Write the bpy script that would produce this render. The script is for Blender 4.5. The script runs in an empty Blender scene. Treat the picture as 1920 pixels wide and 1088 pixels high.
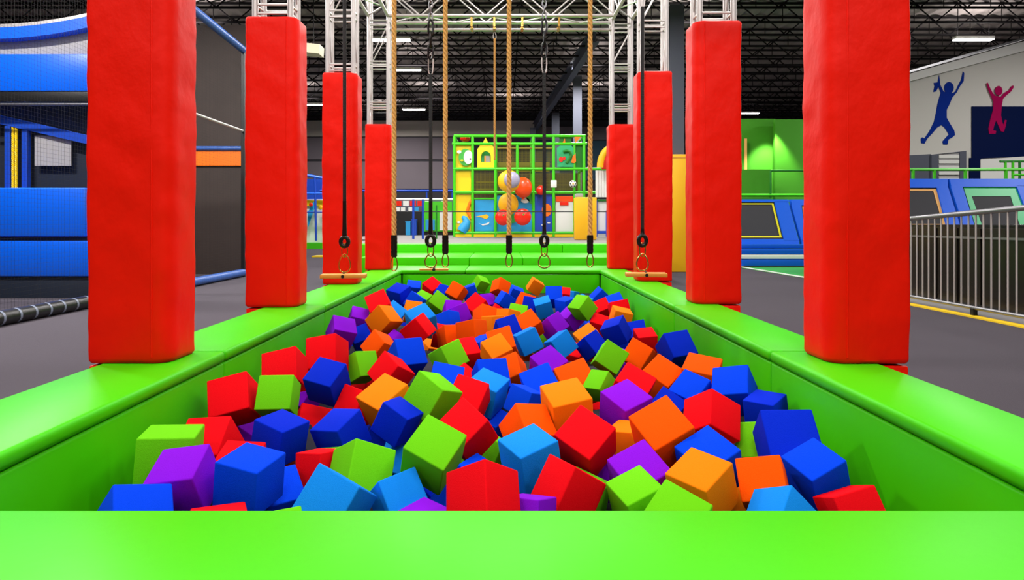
import bpy, bmesh, math, random
from mathutils import Vector, Matrix, Quaternion, noise
random.seed(7)
S=bpy.context.scene
COL=S.collection
PI=math.pi
F=1200.0; U0=943.0; V0=420.0; CZ=1.21
def P(u,v,D): return Vector(((u-U0)*D/F, D, CZ-(v-V0)*D/F))
def X(u,D): return (u-U0)*D/F
def Z(v,D): return CZ-(v-V0)*D/F

# ---------------------------------------------------------------- materials
def lin(c):
    out=[]
    for v in c[:3]:
        v=v/255.0
        out.append(v/12.92 if v<=0.04045 else ((v+0.055)/1.055)**2.4)
    return (*out,1.0)
def mat(name,rgb,rough=0.5,metal=0.0,bump=0.0,bscale=30.0,emit=0.0,spec=0.5,var=0.0,vscale=6.0,stretch=(1,1,1),sheen=0.0):
    m=bpy.data.materials.new(name); m.use_nodes=True
    nt=m.node_tree; b=nt.nodes['Principled BSDF']
    c=lin(rgb); b.inputs['Base Color'].default_value=c
    b.inputs['Roughness'].default_value=rough; b.inputs['Metallic'].default_value=metal
    b.inputs['Specular IOR Level'].default_value=spec
    if sheen: b.inputs['Sheen Weight'].default_value=sheen
    if emit:
        b.inputs['Emission Color'].default_value=c; b.inputs['Emission Strength'].default_value=emit
    if bump or var:
        tc=nt.nodes.new('ShaderNodeTexCoord'); mp=nt.nodes.new('ShaderNodeMapping')
        mp.inputs['Scale'].default_value=stretch
        nt.links.new(tc.outputs['Object'],mp.inputs['Vector'])
    if bump:
        n=nt.nodes.new('ShaderNodeTexNoise'); n.inputs['Scale'].default_value=bscale; n.inputs['Detail'].default_value=4
        nt.links.new(mp.outputs['Vector'],n.inputs['Vector'])
        bn=nt.nodes.new('ShaderNodeBump'); bn.inputs['Strength'].default_value=bump; bn.inputs['Distance'].default_value=0.02
        nt.links.new(n.outputs['Fac'],bn.inputs['Height']); nt.links.new(bn.outputs['Normal'],b.inputs['Normal'])
    if var:
        n2=nt.nodes.new('ShaderNodeTexNoise'); n2.inputs['Scale'].default_value=vscale; n2.inputs['Detail'].default_value=5
        nt.links.new(mp.outputs['Vector'],n2.inputs['Vector'])
        mx=nt.nodes.new('ShaderNodeMix'); mx.data_type='RGBA'
        lo=[max(0,x*(1-var)) for x in c[:3]]+[1]; hi=[min(1,x*(1+var)) for x in c[:3]]+[1]
        mx.inputs[6].default_value=lo; mx.inputs[7].default_value=hi
        nt.links.new(n2.outputs['Fac'],mx.inputs[0]); nt.links.new(mx.outputs[2],b.inputs['Base Color'])
    return m
M={}
def mk(k,*a,**kw): M[k]=mat(k,*a,**kw)
mk('green_vinyl',(68,202,2),.42,bump=.04,bscale=9,spec=.17)
mk('dark_seam',(20,70,10),.6)
mk('red_vinyl',(255,22,0),.45,bump=.30,bscale=8,stretch=(1.2,1,.8),spec=.17)
mk('chrome',(214,208,206),.38,metal=.55)
mk('galv',(150,150,155),.35,metal=.8)
mk('carpet',(88,83,91),.95,bump=.5,bscale=420,var=.6,vscale=230,spec=.1)
mk('platform_floor',(132,130,127),.8,var=.08,vscale=14)
mk('deck',(150,140,138),.8,spec=.1)
mk('joist',(30,27,29),.7,spec=.1)
mk('wall_dark',(52,50,58),.8,var=.12,vscale=1.2)
mk('wall_grey',(124,114,122),.8,var=.06,vscale=1.2)
mk('wall_beige',(214,204,194),.8)
mk('wall_teal',(52,84,104),.8)
mk('side_wall',(30,28,30),.9)
mk('steel_grey',(84,88,104),.6)
mk('black',(12,12,14),.5)
mk('black_gloss',(14,14,16),.18,spec=.6)
mk('strap',(16,16,18),.55,bump=.2,bscale=90)
mk('rubber',(14,14,15),.3,bump=.15,bscale=40)
mk('gold',(205,160,80),.25,metal=.9)
mk('rope',(236,180,104),.85,bump=.4,bscale=160,var=.18,vscale=40,spec=.1)
mk('wood',(232,160,60),.45,var=.18,vscale=7,stretch=(1,9,9))
mk('blue_vinyl',(0,98,238),.38,bump=.08,bscale=7)
mk('royal',(20,72,190),.45)
mk('tramp_blue',(14,92,220),.5,spec=.2,bump=.12,bscale=8)
mk('yellow',(252,214,10),.5)
mk('amber',(255,192,14),.5)
mk('orange_v',(255,120,0),.5)
mk('white',(235,235,232),.6)
mk('lightgrey',(170,168,170),.6)
mk('navy',(0,18,66),.7,spec=.1)
mk('mural_blue',(0,44,146),.7,spec=.1)
mk('mural_pink',(170,0,82),.7,spec=.1)
mk('wall_warm',(214,212,206),.8)
mk('green_wall',(56,140,0),.75)
mk('green_pipe',(70,205,20),.4)
mk('dkgreen',(20,120,24),.5)
mk('teal_green',(40,176,110),.5)
mk('tramp_bed',(44,44,50),.75,bump=.3,bscale=300)
mk('line_yellow',(236,228,20),.6)
mk('line_tan',(222,165,90),.6)
mk('kerb_yellow',(250,210,30),.6)
mk('bronze_glass',(34,29,25),.22,spec=.5)
mk('panel_brown',(58,46,42),.7,var=.2,vscale=3)
mk('navy_dark',(22,32,50),.6)
mk('net_black',(26,26,28),.8)
mk('sleeve_blue',(58,98,176),.35,var=.35,vscale=9,bump=.3,bscale=20)
mk('sleeve_black',(24,24,26),.35,bump=.2,bscale=20)
mk('tape',(120,130,150),.4)
mk('red_plastic',(235,40,20),.25)
mk('red_orange',(250,80,20),.3)
mk('sky_plastic',(40,160,225),.4,var=.15,vscale=5)
mk('leaf',(60,170,60),.5)
mk('ball_grey',(170,165,195),.25)
mk('lamp_off',(216,204,176),.5)
mk('lamp',(255,250,246),.5,emit=14)
mk('net_yellow',(128,118,30),.7)

# ---------------------------------------------------------------- mesh builder
class MB:
    def __init__(s): s.bm=bmesh.new()
    def box(s,lo,hi,bev=0.0,seg=2):
        lo=Vector(lo);hi=Vector(hi)
        r=bmesh.ops.create_cube(s.bm,size=1.0)
        vs=r['verts']
        for v in vs:
            v.co=Vector((lo[i]+(v.co[i]+.5)*(hi[i]-lo[i]) for i in range(3)))
        if bev:
            es=list({e for v in vs for e in v.link_edges})
            bmesh.ops.bevel(s.bm,geom=es,offset=bev,segments=seg,profile=.5,affect='EDGES')
        return s
    def tube(s,a,b,r,n=8,r2=None,caps=True):
        a=Vector(a);b=Vector(b);d=b-a;L=d.length
        if L<1e-6: return s
        q=d.to_track_quat('Z','Y').to_matrix().to_4x4()
        bmesh.ops.create_cone(s.bm,cap_ends=caps,segments=n,radius1=r,radius2=r if r2 is None else r2,depth=L,matrix=Matrix.Translation((a+b)/2)@q)
        return s
    def path(s,pts,r,n=8,closed=False):
        pts=[Vector(p) for p in pts];N=len(pts);rings=[]
        up=None
        for i,p in enumerate(pts):
            if closed: t=pts[(i+1)%N]-pts[i-1]
            else: t=pts[min(i+1,N-1)]-pts[max(i-1,0)]
            t.normalize()
            if up is None:
                up=t.orthogonal().normalized()
            up=(up-t*up.dot(t)).normalized(); sd=t.cross(up)
            rr=r[i] if isinstance(r,(list,tuple)) else r
            rings.append([s.bm.verts.new(p+(up*math.cos(2*PI*k/n)+sd*math.sin(2*PI*k/n))*rr) for k in range(n)])
        for i in range(N if closed else N-1):
            A=rings[i];B=rings[(i+1)%N]
            off=0
            if closed and i==N-1:
                off=min(range(n),key=lambda o:(A[0].co-B[o].co).length)
            for k in range(n):
                try: s.bm.faces.new((A[k],A[(k+1)%n],B[(k+1+off)%n],B[(k+off)%n]))
                except ValueError: pass
        if not closed:
            s.bm.faces.new(rings[0][::-1]); s.bm.faces.new(rings[-1])
        return s
    def poly(s,pts,thick):
        # polygon pts (Vectors, planar) extruded by vector thick
        thick=Vector(thick)
        a=[s.bm.verts.new(Vector(p)) for p in pts]; b=[s.bm.verts.new(Vector(p)+thick) for p in pts]
        n=len(pts)
        s.bm.faces.new(a); s.bm.faces.new(b[::-1])
        for i in range(n): s.bm.faces.new((a[i],b[i],b[(i+1)%n],a[(i+1)%n]))
        return s
    def sphere(s,c,r,sc=(1,1,1),u=20,v=12):
        bmesh.ops.create_uvsphere(s.bm,u_segments=u,v_segments=v,radius=1,matrix=Matrix.Translation(Vector(c))@Matrix.Diagonal((r*sc[0],r*sc[1],r*sc[2],1)))
        return s
    def build(s,name,m,parent=None,smooth=False,auto=True):
        bmesh.ops.recalc_face_normals(s.bm,faces=s.bm.faces)
        me=bpy.data.meshes.new(name); s.bm.to_mesh(me); s.bm.free()
        me.materials.append(M[m] if isinstance(m,str) else m)
        if smooth:
            for p in me.polygons: p.use_smooth=True
            if auto:
                try: me.set_sharp_from_angle(angle=math.radians(38))
                except Exception: pass
        o=bpy.data.objects.new(name,me); COL.objects.link(o)
        if parent: o.parent=parent
        return o
def tag(o,label=None,cat=None,group=None,kind=None):
    if label: o['label']=label
    if cat: o['category']=cat
    if group: o['group']=group
    if kind: o['kind']=kind
    return o
def thing(name,label,cat,loc=(0,0,0),group=None,kind=None):
    o=bpy.data.objects.new(name,None); COL.objects.link(o); o.location=loc; o.empty_display_size=.1
    return tag(o,label,cat,group,kind)
def box(name,lo,hi,m,parent=None,bev=0.0,seg=2,smooth=True):
    return MB().box(lo,hi,bev,seg).build(name,m,parent,smooth=bool(bev) and smooth)
def struct(o): o['kind']='structure'; return o
def settle(root):
    # children were modelled in world space: move them under a root that stands at the thing's base
    bpy.context.view_layer.update()
    inv=Matrix.Translation(root.location).inverted()
    for c in root.children: c.matrix_parent_inverse=inv
# ---------------------------------------------------------------- camera
cam=bpy.data.cameras.new('camera'); co=bpy.data.objects.new('camera',cam); COL.objects.link(co)
co.location=(0,0,CZ); co.rotation_euler=(PI/2,0,0)
cam.sensor_width=36; cam.lens=F/1920*36; cam.shift_x=17/1920; cam.shift_y=-124/1920; cam.clip_start=.05; cam.clip_end=200
S.camera=co

# ---------------------------------------------------------------- room shell
XW=20.0; YB=36.0; YF=-12.0; CEIL=7.5
PXL,PXR,PYF,PYB=-1.55,1.49,1.60,9.83     # inside faces of the pit
OXL,OXR=-2.05,1.92                        # outside edges of the pit border
fl=MB()
# floor as strips round the pit opening, so the pit can be deeper than the floor
for lo,hi in (((-XW,YF,-.1),(OXL,YB,0)),((OXR,YF,-.1),(XW,YB,0)),((OXL,YF,-.1),(OXR,.9,0)),((OXL,10.9,-.1),(OXR,YB,0))):
    fl.box(lo,hi)
floor=struct(fl.build('floor','carpet'))
tag(floor,'dark grey speckled carpet floor around the foam pit','floor')
cm=MB(); bm=cm.bm
xs=[-XW+i*.11 for i in range(int(2*XW/.11)+2)]
row0=[];row1=[]
for i,x in enumerate(xs):
    z=CEIL+(.05 if i%4 in(0,1) else 0.0)
    row0.append(bm.verts.new((x,YF,z))); row1.append(bm.verts.new((x,YB,z)))
for i in range(len(xs)-1): bm.faces.new((row0[i],row0[i+1],row1[i+1],row1[i]))
struct(tag(cm.build('ceiling','deck'),'dark corrugated metal roof deck above the hall','ceiling'))
struct(tag(box('wall_left',(-XW-.2,YF,0),(-XW,YB,CEIL+.1),'side_wall'),'dark left side wall of the hall','wall'))
struct(tag(box('wall_right',(XW,YF,0),(XW+.2,YB,CEIL+.1),'side_wall'),'dark right side wall of the hall','wall'))
struct(tag(box('wall_front',(-XW,YF-.2,0),(XW,YF,CEIL+.1),'wall_dark'),'dark wall behind the viewer','wall'))
wb=struct(tag(box('wall_back',(-XW,YB,0),(XW,YB+.2,CEIL+.1),'wall_dark'),'far dark grey panelled back wall of the hall','wall'))
D=YB-.06
def wp(name,u0,u1,v0,v1,m,lab):
    o=box(name,(X(u0,D),D-.02,Z(v1,D)),(X(u1,D),D+.05,Z(v0,D)),m); struct(o); tag(o,lab,'wall panel'); return o
wp('trim_1',560,1005,226,256,'wall_beige','pale beige band along the top of the back wall')
wp('trim_2',560,850,258,299,'wall_grey','upper grey panel band of the back wall')
wp('trim_3',560,850,303,354,'wall_grey','lower grey panel band of the back wall')
wp('trim_4',1006,1250,238,262,'wall_grey','grey band of the back wall right of the climbing frame')
wp('trim_5',1006,1250,264,338,'wall_teal','dark teal panel of the back wall beside the climbing frame')

# open-web roof joists: one modelled, the rest copied
def make_joist():
    m=MB(); L=XW-.02
    for z,h in ((.0,.05),(.53,.05)):
        m.box((-L,-.04,z),(L,.04,z+h))
    x=-L; k=0
    while x<L-.6:
        a=(x,0,.03 if k%2==0 else .55); b=(x+.62,0,.55 if k%2==0 else .03)
        m.tube(a,b,.02,5); 
        if k%2==0: m.tube((x+.62,0,.03),(x+.62,0,.55),.013,4)
        x+=.62;k+=1
    return m.build('roof_joist','joist')
j0=make_joist(); yj=16.9; k=0
while yj<YB-.3:
    o=j0 if k==0 else j0.copy()
    if k: COL.objects.link(o)
    o.location=(0,yj,CEIL-.60)
    tag(o,'black open-web steel roof joist spanning the hall under the deck','roof joist','roof joists across the hall ceiling','structure')
    yj+=1.22;k+=1

# ceiling lamps
def ceil_lamp(u,v,w,label,zz=6.62,lit=True):
    D=(zz-CZ)*F/(V0-v); x=X(u,D)
    t=thing('ceiling_light',label,'ceiling light',(x,D,zz),'linear ceiling lamps')
    MB().box((-w/2,-.10,.02),(w/2,.10,.10),.02).build('housing','white',t)
    MB().box((-w/2+.02,-.085,-.01),(w/2-.02,.085,.02),.008).build('diffuser','lamp' if lit else 'lamp_off',t)
    for sx in(-1,1): MB().tube((sx*w*.4,0,.1),(sx*w*.4,0,CEIL-zz),.006,5).build('hanger','joist',t)
    return t
ceil_lamp(765,132,.95,'lit white ceiling lamp just right of the tan rope beside the fourth left column')
ceil_lamp(776,206,1.1,'lowest lit ceiling lamp left of the long black strap')
ceil_lamp(592,197,1.1,'lit ceiling lamp in the gap between the second and third left red columns')
ceil_lamp(732,76,1.2,'lit ceiling lamp behind the silver truss tower on the left')
ceil_lamp(1825,75,1.15,'bright ceiling lamp above the sloping white trim and the jumper mural')
ceil_lamp(1405,213,1.0,'lit ceiling lamp right of the second right red column above green walls')
t=thing('ceiling_light','unlit beige high-bay ceiling lamp beside the second left red column','ceiling light',P(588,92,15.2)+Vector((0,0,0)),'linear ceiling lamps')
MB().poly([Vector(p) for p in((-.22,-.2,-.12),(.18,-.2,-.16),(.18,.2,-.16),(-.22,.2,-.12))],(0.02,0,.22)).build('housing','lamp_off',t)
MB().tube((0,0,.05),(0,0,CEIL-t.location.z),.012,6).build('hanger','joist',t)

UP=22.0
def area(name,x,y,z,sx,sy,power,color=(1,.96,.92),rot=(0,0,0)):
    l=bpy.data.lights.new(name,'AREA'); l.shape='RECTANGLE'; l.size=sx; l.size_y=sy; l.energy=power; l.color=color
    o=bpy.data.objects.new(name,l); COL.objects.link(o); o.location=(x,y,z); o.rotation_euler=rot
    return o
LP=146.0
for yy in (-4.5,-1.0,2.5,6.0,9.5,13.0):
    for xx in (-4.2,0.0,4.2):
        area('lamp_and_fill',xx,yy,6.6,1.6,.3,LP*(.95 if yy<0 else .74))  # unseen overhead area lights without fixtures; rows behind the camera added for front faces
for yy,xx,pw in ((18,-3.3,1.9),(18,5,1.6),(23,-3.3,2),(23,3,2),(29,-3.3,1.5),(29,4,1.3),(18,-8.5,1.2),(7,-8,3.6),(11,-7.6,3.2),(33,-6,.9),(31,.3,1.2),(15.5,.3,1.6),(9,10,1.2),(12.5,14.5,2.2),(18.75,13.8,3.0),(29,-9,2)):  # entries away from the modelled lamps are added to brighten the far areas
    area('lamp_and_fill',xx,yy,6.5,1.3,.3,LP*pw); area('deck_fill_up',xx,yy,6.78,1.1,.2,UP,rot=(PI,0,0))  # upward lights added to lift the dark roof deck
# spot lamp washing the green corner wall
sl=bpy.data.lights.new('wall_spot','SPOT'); sl.energy=700; sl.spot_size=math.radians(75); sl.spot_blend=.6; sl.shadow_soft_size=.06; sl.color=(.95,1,.75)
so=bpy.data.objects.new('wall_spot',sl); COL.objects.link(so)
so.location=P(1453,226,19.95); so.rotation_euler=(math.radians(8),0,0)
w=bpy.data.worlds.new('world'); S.world=w; w.use_nodes=True
w.node_tree.nodes['Background'].inputs[0].default_value=(.5,.5,.52,1); w.node_tree.nodes['Background'].inputs[1].default_value=.06
S.view_settings.view_transform='Standard'; S.view_settings.look='None'; S.view_settings.gamma=1; S.view_settings.use_curve_mapping=False
S.view_settings.exposure=0.0
S.cycles.max_bounces=6; S.cycles.diffuse_bounces=3; S.cycles.glossy_bounces=3; S.cycles.transparent_max_bounces=12
S.cycles.sample_clamp_indirect=6
S.cycles.use_denoising=True

# ---------------------------------------------------------------- foam pit
box_floor=struct(tag(box('floor_pit',(OXL+.06,.95,-.24),(OXR-.06,10.85,-.18),'black'),'dark sunken floor under the foam cubes','floor'))
SEAM=[.9,1.60,3.58,5.60,7.62,9.83]
RT=.50; RB=.438
def run_pads(root,name,spans,mk_lo_hi,bev,m='green_vinyl'):
    for a,b in spans:
        lo,hi=mk_lo_hi(a,b); MB().box(lo,hi,bev,3).build(name,m,root,smooth=True)
g=.002
def border(label,base):
    return thing('pit_border',label,'padded pit border',base)
# left
bl=border('long green padded border along the left of the pit, under the left red columns',((OXL+PXL)/2,5,0))
sp=[(1.604,3.58),(3.58,5.60),(5.60,7.62),(7.62,9.82)]
run_pads(bl,'rim_pad',sp,lambda a,b:((OXL,a+g,RB),(PXL,b-g,RT)),.022)
run_pads(bl,'wall_pad',sp,lambda a,b:((PXL-.09,a+g,-.17),(PXL-.008,b-g,RB-.004)),.012)
MB().box((OXL+.03,1.61,-.175),(PXL-.10,9.82,RB-.004)).build('frame','dkgreen',bl)
settle(bl)
br=border('long green padded border along the right of the pit, under the right red columns',((OXR+PXR)/2,5,0))
run_pads(br,'rim_pad',sp,lambda a,b:((PXR,a+g,RB),(OXR,b-g,RT)),.022)
run_pads(br,'wall_pad',sp,lambda a,b:((PXR+.008,a+g,-.17),(PXR+.09,b-g,RB-.004)),.012)
MB().box((PXR+.10,1.61,-.175),(OXR-.03,9.82,RB-.004)).build('frame','dkgreen',br)
settle(br)
bf=border('wide green padded front border across the bottom of the view',(0,1.2,0))
MB().box((OXL,.90,RB),(OXR,1.60,RT),.022,3).build('rim_pad','green_vinyl',bf,smooth=True)
MB().box((PXL+.004,1.51,-.17),(PXR-.004,1.592,RB-.004),.012).build('wall_pad','green_vinyl',bf,smooth=True)
MB().box((OXL+.03,.94,-.175),(OXR-.03,1.50,RB-.004)).build('frame','dkgreen',bf)
settle(bf)
bb=border('green padded border closing the far end of the pit below the steps',(0,10.3,0))
for a,b in((OXL,-.58),(-.58,OXR)):
    MB().box((a+g,9.83,RB),(b-g,11.04,RT),.02,3).build('rim_pad','green_vinyl',bb,smooth=True)
for a,b in((PXL+.004,PXR-.004),):
    MB().box((a,9.838,-.17),(b,9.92,RB-.004),.012).build('wall_pad','green_vinyl',bb,smooth=True)
MB().box((OXL+.03,9.93,-.175),(OXR-.03,11.0,RB-.004)).build('frame','dkgreen',bb)
settle(bb)
# padded steps behind the pit
st=thing('padded_step','lower green padded step behind the pit, with two upright seams','step',(0,12,0))
cuts=[-2.5,X(880,11.06),X(980,11.06),2.8]
for a,b in zip(cuts,cuts[1:]):
    MB().box((a+g,11.06,0.0),(b-g,12.88,.63),.02,3).build('step_pad','green_vinyl',st,smooth=True)
settle(st)
st=thing('padded_step','upper green padded step edging the grey play platform','step',(0,13.1,0))
cuts=[-3.35,-1.1,1.2,3.25]
for a,b in zip(cuts,cuts[1:]):
    MB().box((a+g,12.90,0.0),(b-g,13.5,.80),.02,3).build('step_pad','green_vinyl',st,smooth=True)
settle(st)
struct(tag(box('floor_platform',(-3.35,13.51,0),(3.25,17.5,.795),'platform_floor'),'pale grey raised play platform floor','floor'))
struct(tag(box('floor_platform_rear',(-4.6,17.5,0),(4.6,27,.795),'platform_floor'),'rear part of the pale grey raised play platform','floor'))

# ---------------------------------------------------------------- truss gantry
def truss(root,name,a,b,w,d,step,cr=.027,lr=.0115,axis='Z'):
    """box truss from a to b; w,d are spans along the two other axes"""
    a=Vector(a);b=Vector(b)
    if axis=='Z': e1,e2=Vector((1,0,0)),Vector((0,1,0))
    elif axis=='X': e1,e2=Vector((0,1,0)),Vector((0,0,1))
    else: e1,e2=Vector((1,0,0)),Vector((0,0,1))
    off=[e1*x+e2*y for x,y in ((-w/2,-d/2),(w/2,-d/2),(w/2,d/2),(-w/2,d/2))]
    lac=MB(); n=max(1,round((b-a).length/step))
    for i in range(n):
        p=a+(b-a)*(i/n); q=a+(b-a)*((i+1)/n); dz=(q-p)*.06
        if i%2: pairs=((0,1),(3,2),(1,2),(0,3))
        else: pairs=((1,0),(2,3),(2,1),(3,0))
        for k,(c1,c2) in enumerate(pairs):
            if axis=='Z':
                if i: 
                    lac.tube(p+off[c1]+dz,p+off[c2]+dz,lr,6); lac.tube(p+off[c1]-dz,p+off[c2]-dz,lr,6)
                if k>=2 or i%3==2: lac.tube(p+off[c1]+dz,q+off[c2]-dz,lr*.8,6)
            else: lac.tube(p+off[c1],q+off[c2],lr,6)
    up=lac.build(name,'chrome',root,smooth=True)
    for o in off: MB().tube(a+o,b+o,cr,12).build('chord_tube','chrome',up,smooth=True)
    return up
gan=thing('truss_gantry','silver aluminium truss gantry standing over the foam pit on padded columns','truss gantry',(0,6,RT))
COLS=[ # x0,x1,y0,d,top
 (-2.11,-1.69,3.24,.29,3.2,'L'),(-2.19,-1.75,5.43,.29,2.974,'L'),(-2.11,-1.71,7.47,.30,2.98,'L'),(-2.12,-1.73,9.83,.30,2.745,'L'),
 (1.65,2.06,3.23,.29,3.2,'R'),(1.69,2.105,5.64,.29,3.006,'R'),(1.66,2.08,7.85,.30,3.087,'R'),(1.665,2.08,10.0,.30,2.77,'R')]
TOPZ=4.95
for x0,x1,y0,dd,top,sd in COLS:
    cx=(x0+x1)/2; cy=y0+dd/2
    truss(gan,'upright',(cx,cy,RT+.02),(cx,cy,TOPZ),.30,.19,.62)
# side beams between the uprights (bottom chords at 4.42)
for sd in 'LR':
    cs=[c for c in COLS if c[5]==sd]
    for a,b in zip(cs,cs[1:]):
        cxa=(a[0]+a[1])/2; cxb=(b[0]+b[1])/2
        truss(gan,'side_beam',(cxa,a[2]+a[3]-.02,4.62),(cxb,b[2]+.02,4.62),.30,.40,.45,axis='Y')
truss(gan,'cross_beam',(-1.78,10.05,4.645),(1.74,10.05,4.645),.34,.44,.50,axis='X')
truss(gan,'cross_beam',(-1.80,4.54,4.645),(1.74,4.54,4.645),.34,.44,.50,axis='X')
pb=MB().tube((-1.80,10.06,4.262),(1.76,10.06,4.262),.026,12).build('hanging_rail','chrome',gan,smooth=True)
for u in (885,927,979,1047):
    x=X(u,10.0); MB().box((x-.016,9.87,4.26),(x+.016,9.90,4.44)).box((x-.02,9.9,4.235),(x+.02,10.06,4.25)).box((x-.02,10.03,4.235),(x+.02,10.09,4.29)).build('clamp','gold',gan)
for u in (739,835,954.5,1106.5,646,807.5,1020.5,1204.5):
    x=X(u,4.54); MB().box((x-.03,4.36,4.387),(x+.03,4.72,4.396)).build('hanging_bracket','galv',gan)
settle(gan)

# ---------------------------------------------------------------- red column pads
def column_pad(x0,x1,y0,dd,z0,z1,label,side,base):
    t=thing('column_pad',label,'column pad',((x0+x1)/2,y0+dd/2,z0),'red column pads around the pit')
    w=x1-x0; rad=[.045]*4
    # rounded rectangle section, inner front corner softer
    sec=[]
    big=.085; sml=.022
    rr={'L':(sml,big,sml,sml),'R':(big,sml,sml,sml)}[side]
    cs=[(x0,y0,rr[0],180),(x1,y0,rr[1],270),(x1,y0+dd,rr[2],0),(x0,y0+dd,rr[3],90)]
    for ci,(cx,cy,r,a0) in enumerate(cs):
        ox=cx+(r if cx==x0 else -r); oy=cy+(r if cy==y0 else -r)
        for k in range(7):
            a=math.radians(a0+90*k/6); sec.append((ox+r*math.cos(a),oy+r*math.sin(a)))
        # intermediate points on straight side
        nx=cs[(ci+1)%4]
        ax,ay=sec[-1]
        bx=nx[0]+(nx[2] if nx[0]==x0 else -nx[2]); by=nx[1]+(nx[2] if nx[1]==y0 else -nx[2])
        if ci==0: ex,ey=bx,y0
        elif ci==1: ex,ey=x1,by
        elif ci==2: ex,ey=bx,y0+dd
        else: ex,ey=x0,by
        for k in range(1,9): sec.append((ax+(ex-ax)*k/9,ay+(ey-ay)*k/9))
    cx0,cy0=(x0+x1)/2,y0+dd/2
    m=MB();bm=m.bm; NR=70
    rings=[]
    def ring(z,inset,wr):
        R=[]
        for (x,y) in sec:
            dx,dy=x-cx0,y-cy0; L=math.hypot(dx,dy)
            a=0
            if wr:
                edge=min(abs(x-x0),abs(x1-x),.2)/.2
                vv=noise.noise(Vector((x*5+z*3.2*(1 if side=='L' else -1),y*5,z*4.0+x0)))*.0055
                vv+=noise.noise(Vector((x*11-z*9,y*9,z*10)))*.003*(1.2-edge)
                a=vv+.004*math.sin((z-z0)/(z1-z0)*PI)
            s=(L-inset)/L+a/L
            R.append(bm.verts.new((cx0+dx*s,cy0+dy*s,z)))
        return R
    rings.append(ring(z0+.0,.014,0)); rings.append(ring(z0+.012,.003,0))
    for i in range(NR+1): rings.append(ring(z0+.025+(z1-z0-.05)*i/NR,0,1))
    rings.append(ring(z1-.008,.004,0)); rings.append(ring(z1,.016,0)); rings.append(ring(z1,.05,0)); rings.append(ring(z1-.3,.055,0))
    for A,B in zip(rings,rings[1:]):
        n=len(A)
        for k in range(n): bm.faces.new((A[k],A[(k+1)%n],B[(k+1)%n],B[k]))
    m.build('pad_sleeve','red_vinyl',t,smooth=True)
    # stitched seam down the front near the inner corner
    xs=x1-big-.004 if side=='L' else x0+big+.004
    MB().tube((xs,y0-.0015,z0+.03),(xs,y0-.0015,z1-.03),.0042,6).build('seam','red_vinyl',t,smooth=True)
    # lower pad on the floor side of the border
    bx0,bx1=(x0+.004,OXL-.004) if side=='L' else (OXR+.004,x1-.004)
    MB().box((bx0,y0+.01,0.0),(bx1,y0+dd,z0-.012),.012,2).build('base_pad','red_vinyl',t,smooth=True)
    settle(t)
names=['first red padded column on the left, nearest, cut off by the top of the view','second red padded column on the left, with a stitched seam near its right edge',
 'third red padded column on the left, behind the hanging strap and wooden board','fourth and farthest red padded column on the left, shortest looking of its row',
 'first red padded column on the right, nearest, beside the metal railing','second red padded column on the right, in front of the blue trampolines',
 'third red padded column on the right, behind the black strap and wooden board','fourth and farthest red padded column on the right, half hidden by the third']
for c,lab in zip(COLS,names):
    column_pad(c[0],c[1],c[2],c[3],RT+.002,c[4],lab,c[5],True)
# ---------------------------------------------------------------- hanging ropes and straps
RD=4.54
def rope_mesh(x,y,z0,z1,r=.0165):
    m=MB(); pitch=.105; n=int((z1-z0)/pitch*9)
    for s in range(3):
        pts=[]
        for i in range(n+1):
            z=z0+(z1-z0)*i/n; a=-2*PI*(z-z0)/pitch+s*2*PI/3
            pts.append((x+math.cos(a)*r*.52,y+math.sin(a)*r*.52,z))
        m.path(pts,r*.60,6)
    return m
def loop(m,x,y,z1,z0,w,r,n=20):
    """pear-shaped ring from z1 (top) to z0 (bottom)"""
    pts=[]
    for i in range(n):
        t=2*PI*i/n; h=(1-math.cos(t))/2
        ww=w/2*math.sin(t)*(.62+.5*h)
        pts.append((x+ww,y,z1+(z0-z1)*h))
    m.path(pts,r,6,closed=True)
    return m
def hanging_rope(u,ub,vtop_sleeve,vbot_sleeve,vloop,label,D=RD,ztop=4.384):
    x=X(ub,D)
    t=thing('hanging_rope',label,'climbing rope',(x,D,Z(vloop,D)),'tan twisted climbing ropes')
    zs=Z(vtop_sleeve,D)
    rope_mesh(x,D,zs-.03,ztop-.014).build('rope','rope',t,smooth=True)
    zb=Z(vbot_sleeve,D)
    pr=[];rs=[]
    for k in range(13):
        f=k/12; pr.append((x,D,zb+(zs-zb)*f)); rs.append(.0225*(0.72 if f in(0,) else 1)*(1+.05*math.sin(k*2.6)))
    MB().path(pr,rs,12).build('grip_sleeve','rubber',t,smooth=True)
    m=MB(); loop(m,x,D,zb+.012,Z(vloop,D),.052,.0045)
    m.build('end_loop','gold',t,smooth=True)
    settle(t)
hanging_rope(739,739,441,483,508,'tan twisted rope nearest the left column row, its black sleeve over the rim corner')
hanging_rope(834,835,441,477,501,'tan twisted rope just right of the left black strap')
hanging_rope(953,954.5,441,476,501,'tan twisted rope hanging in the middle of the pit')
hanging_rope(1106,1106.5,441,476,501,'tan twisted rope on the right, in front of the yellow post')
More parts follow.
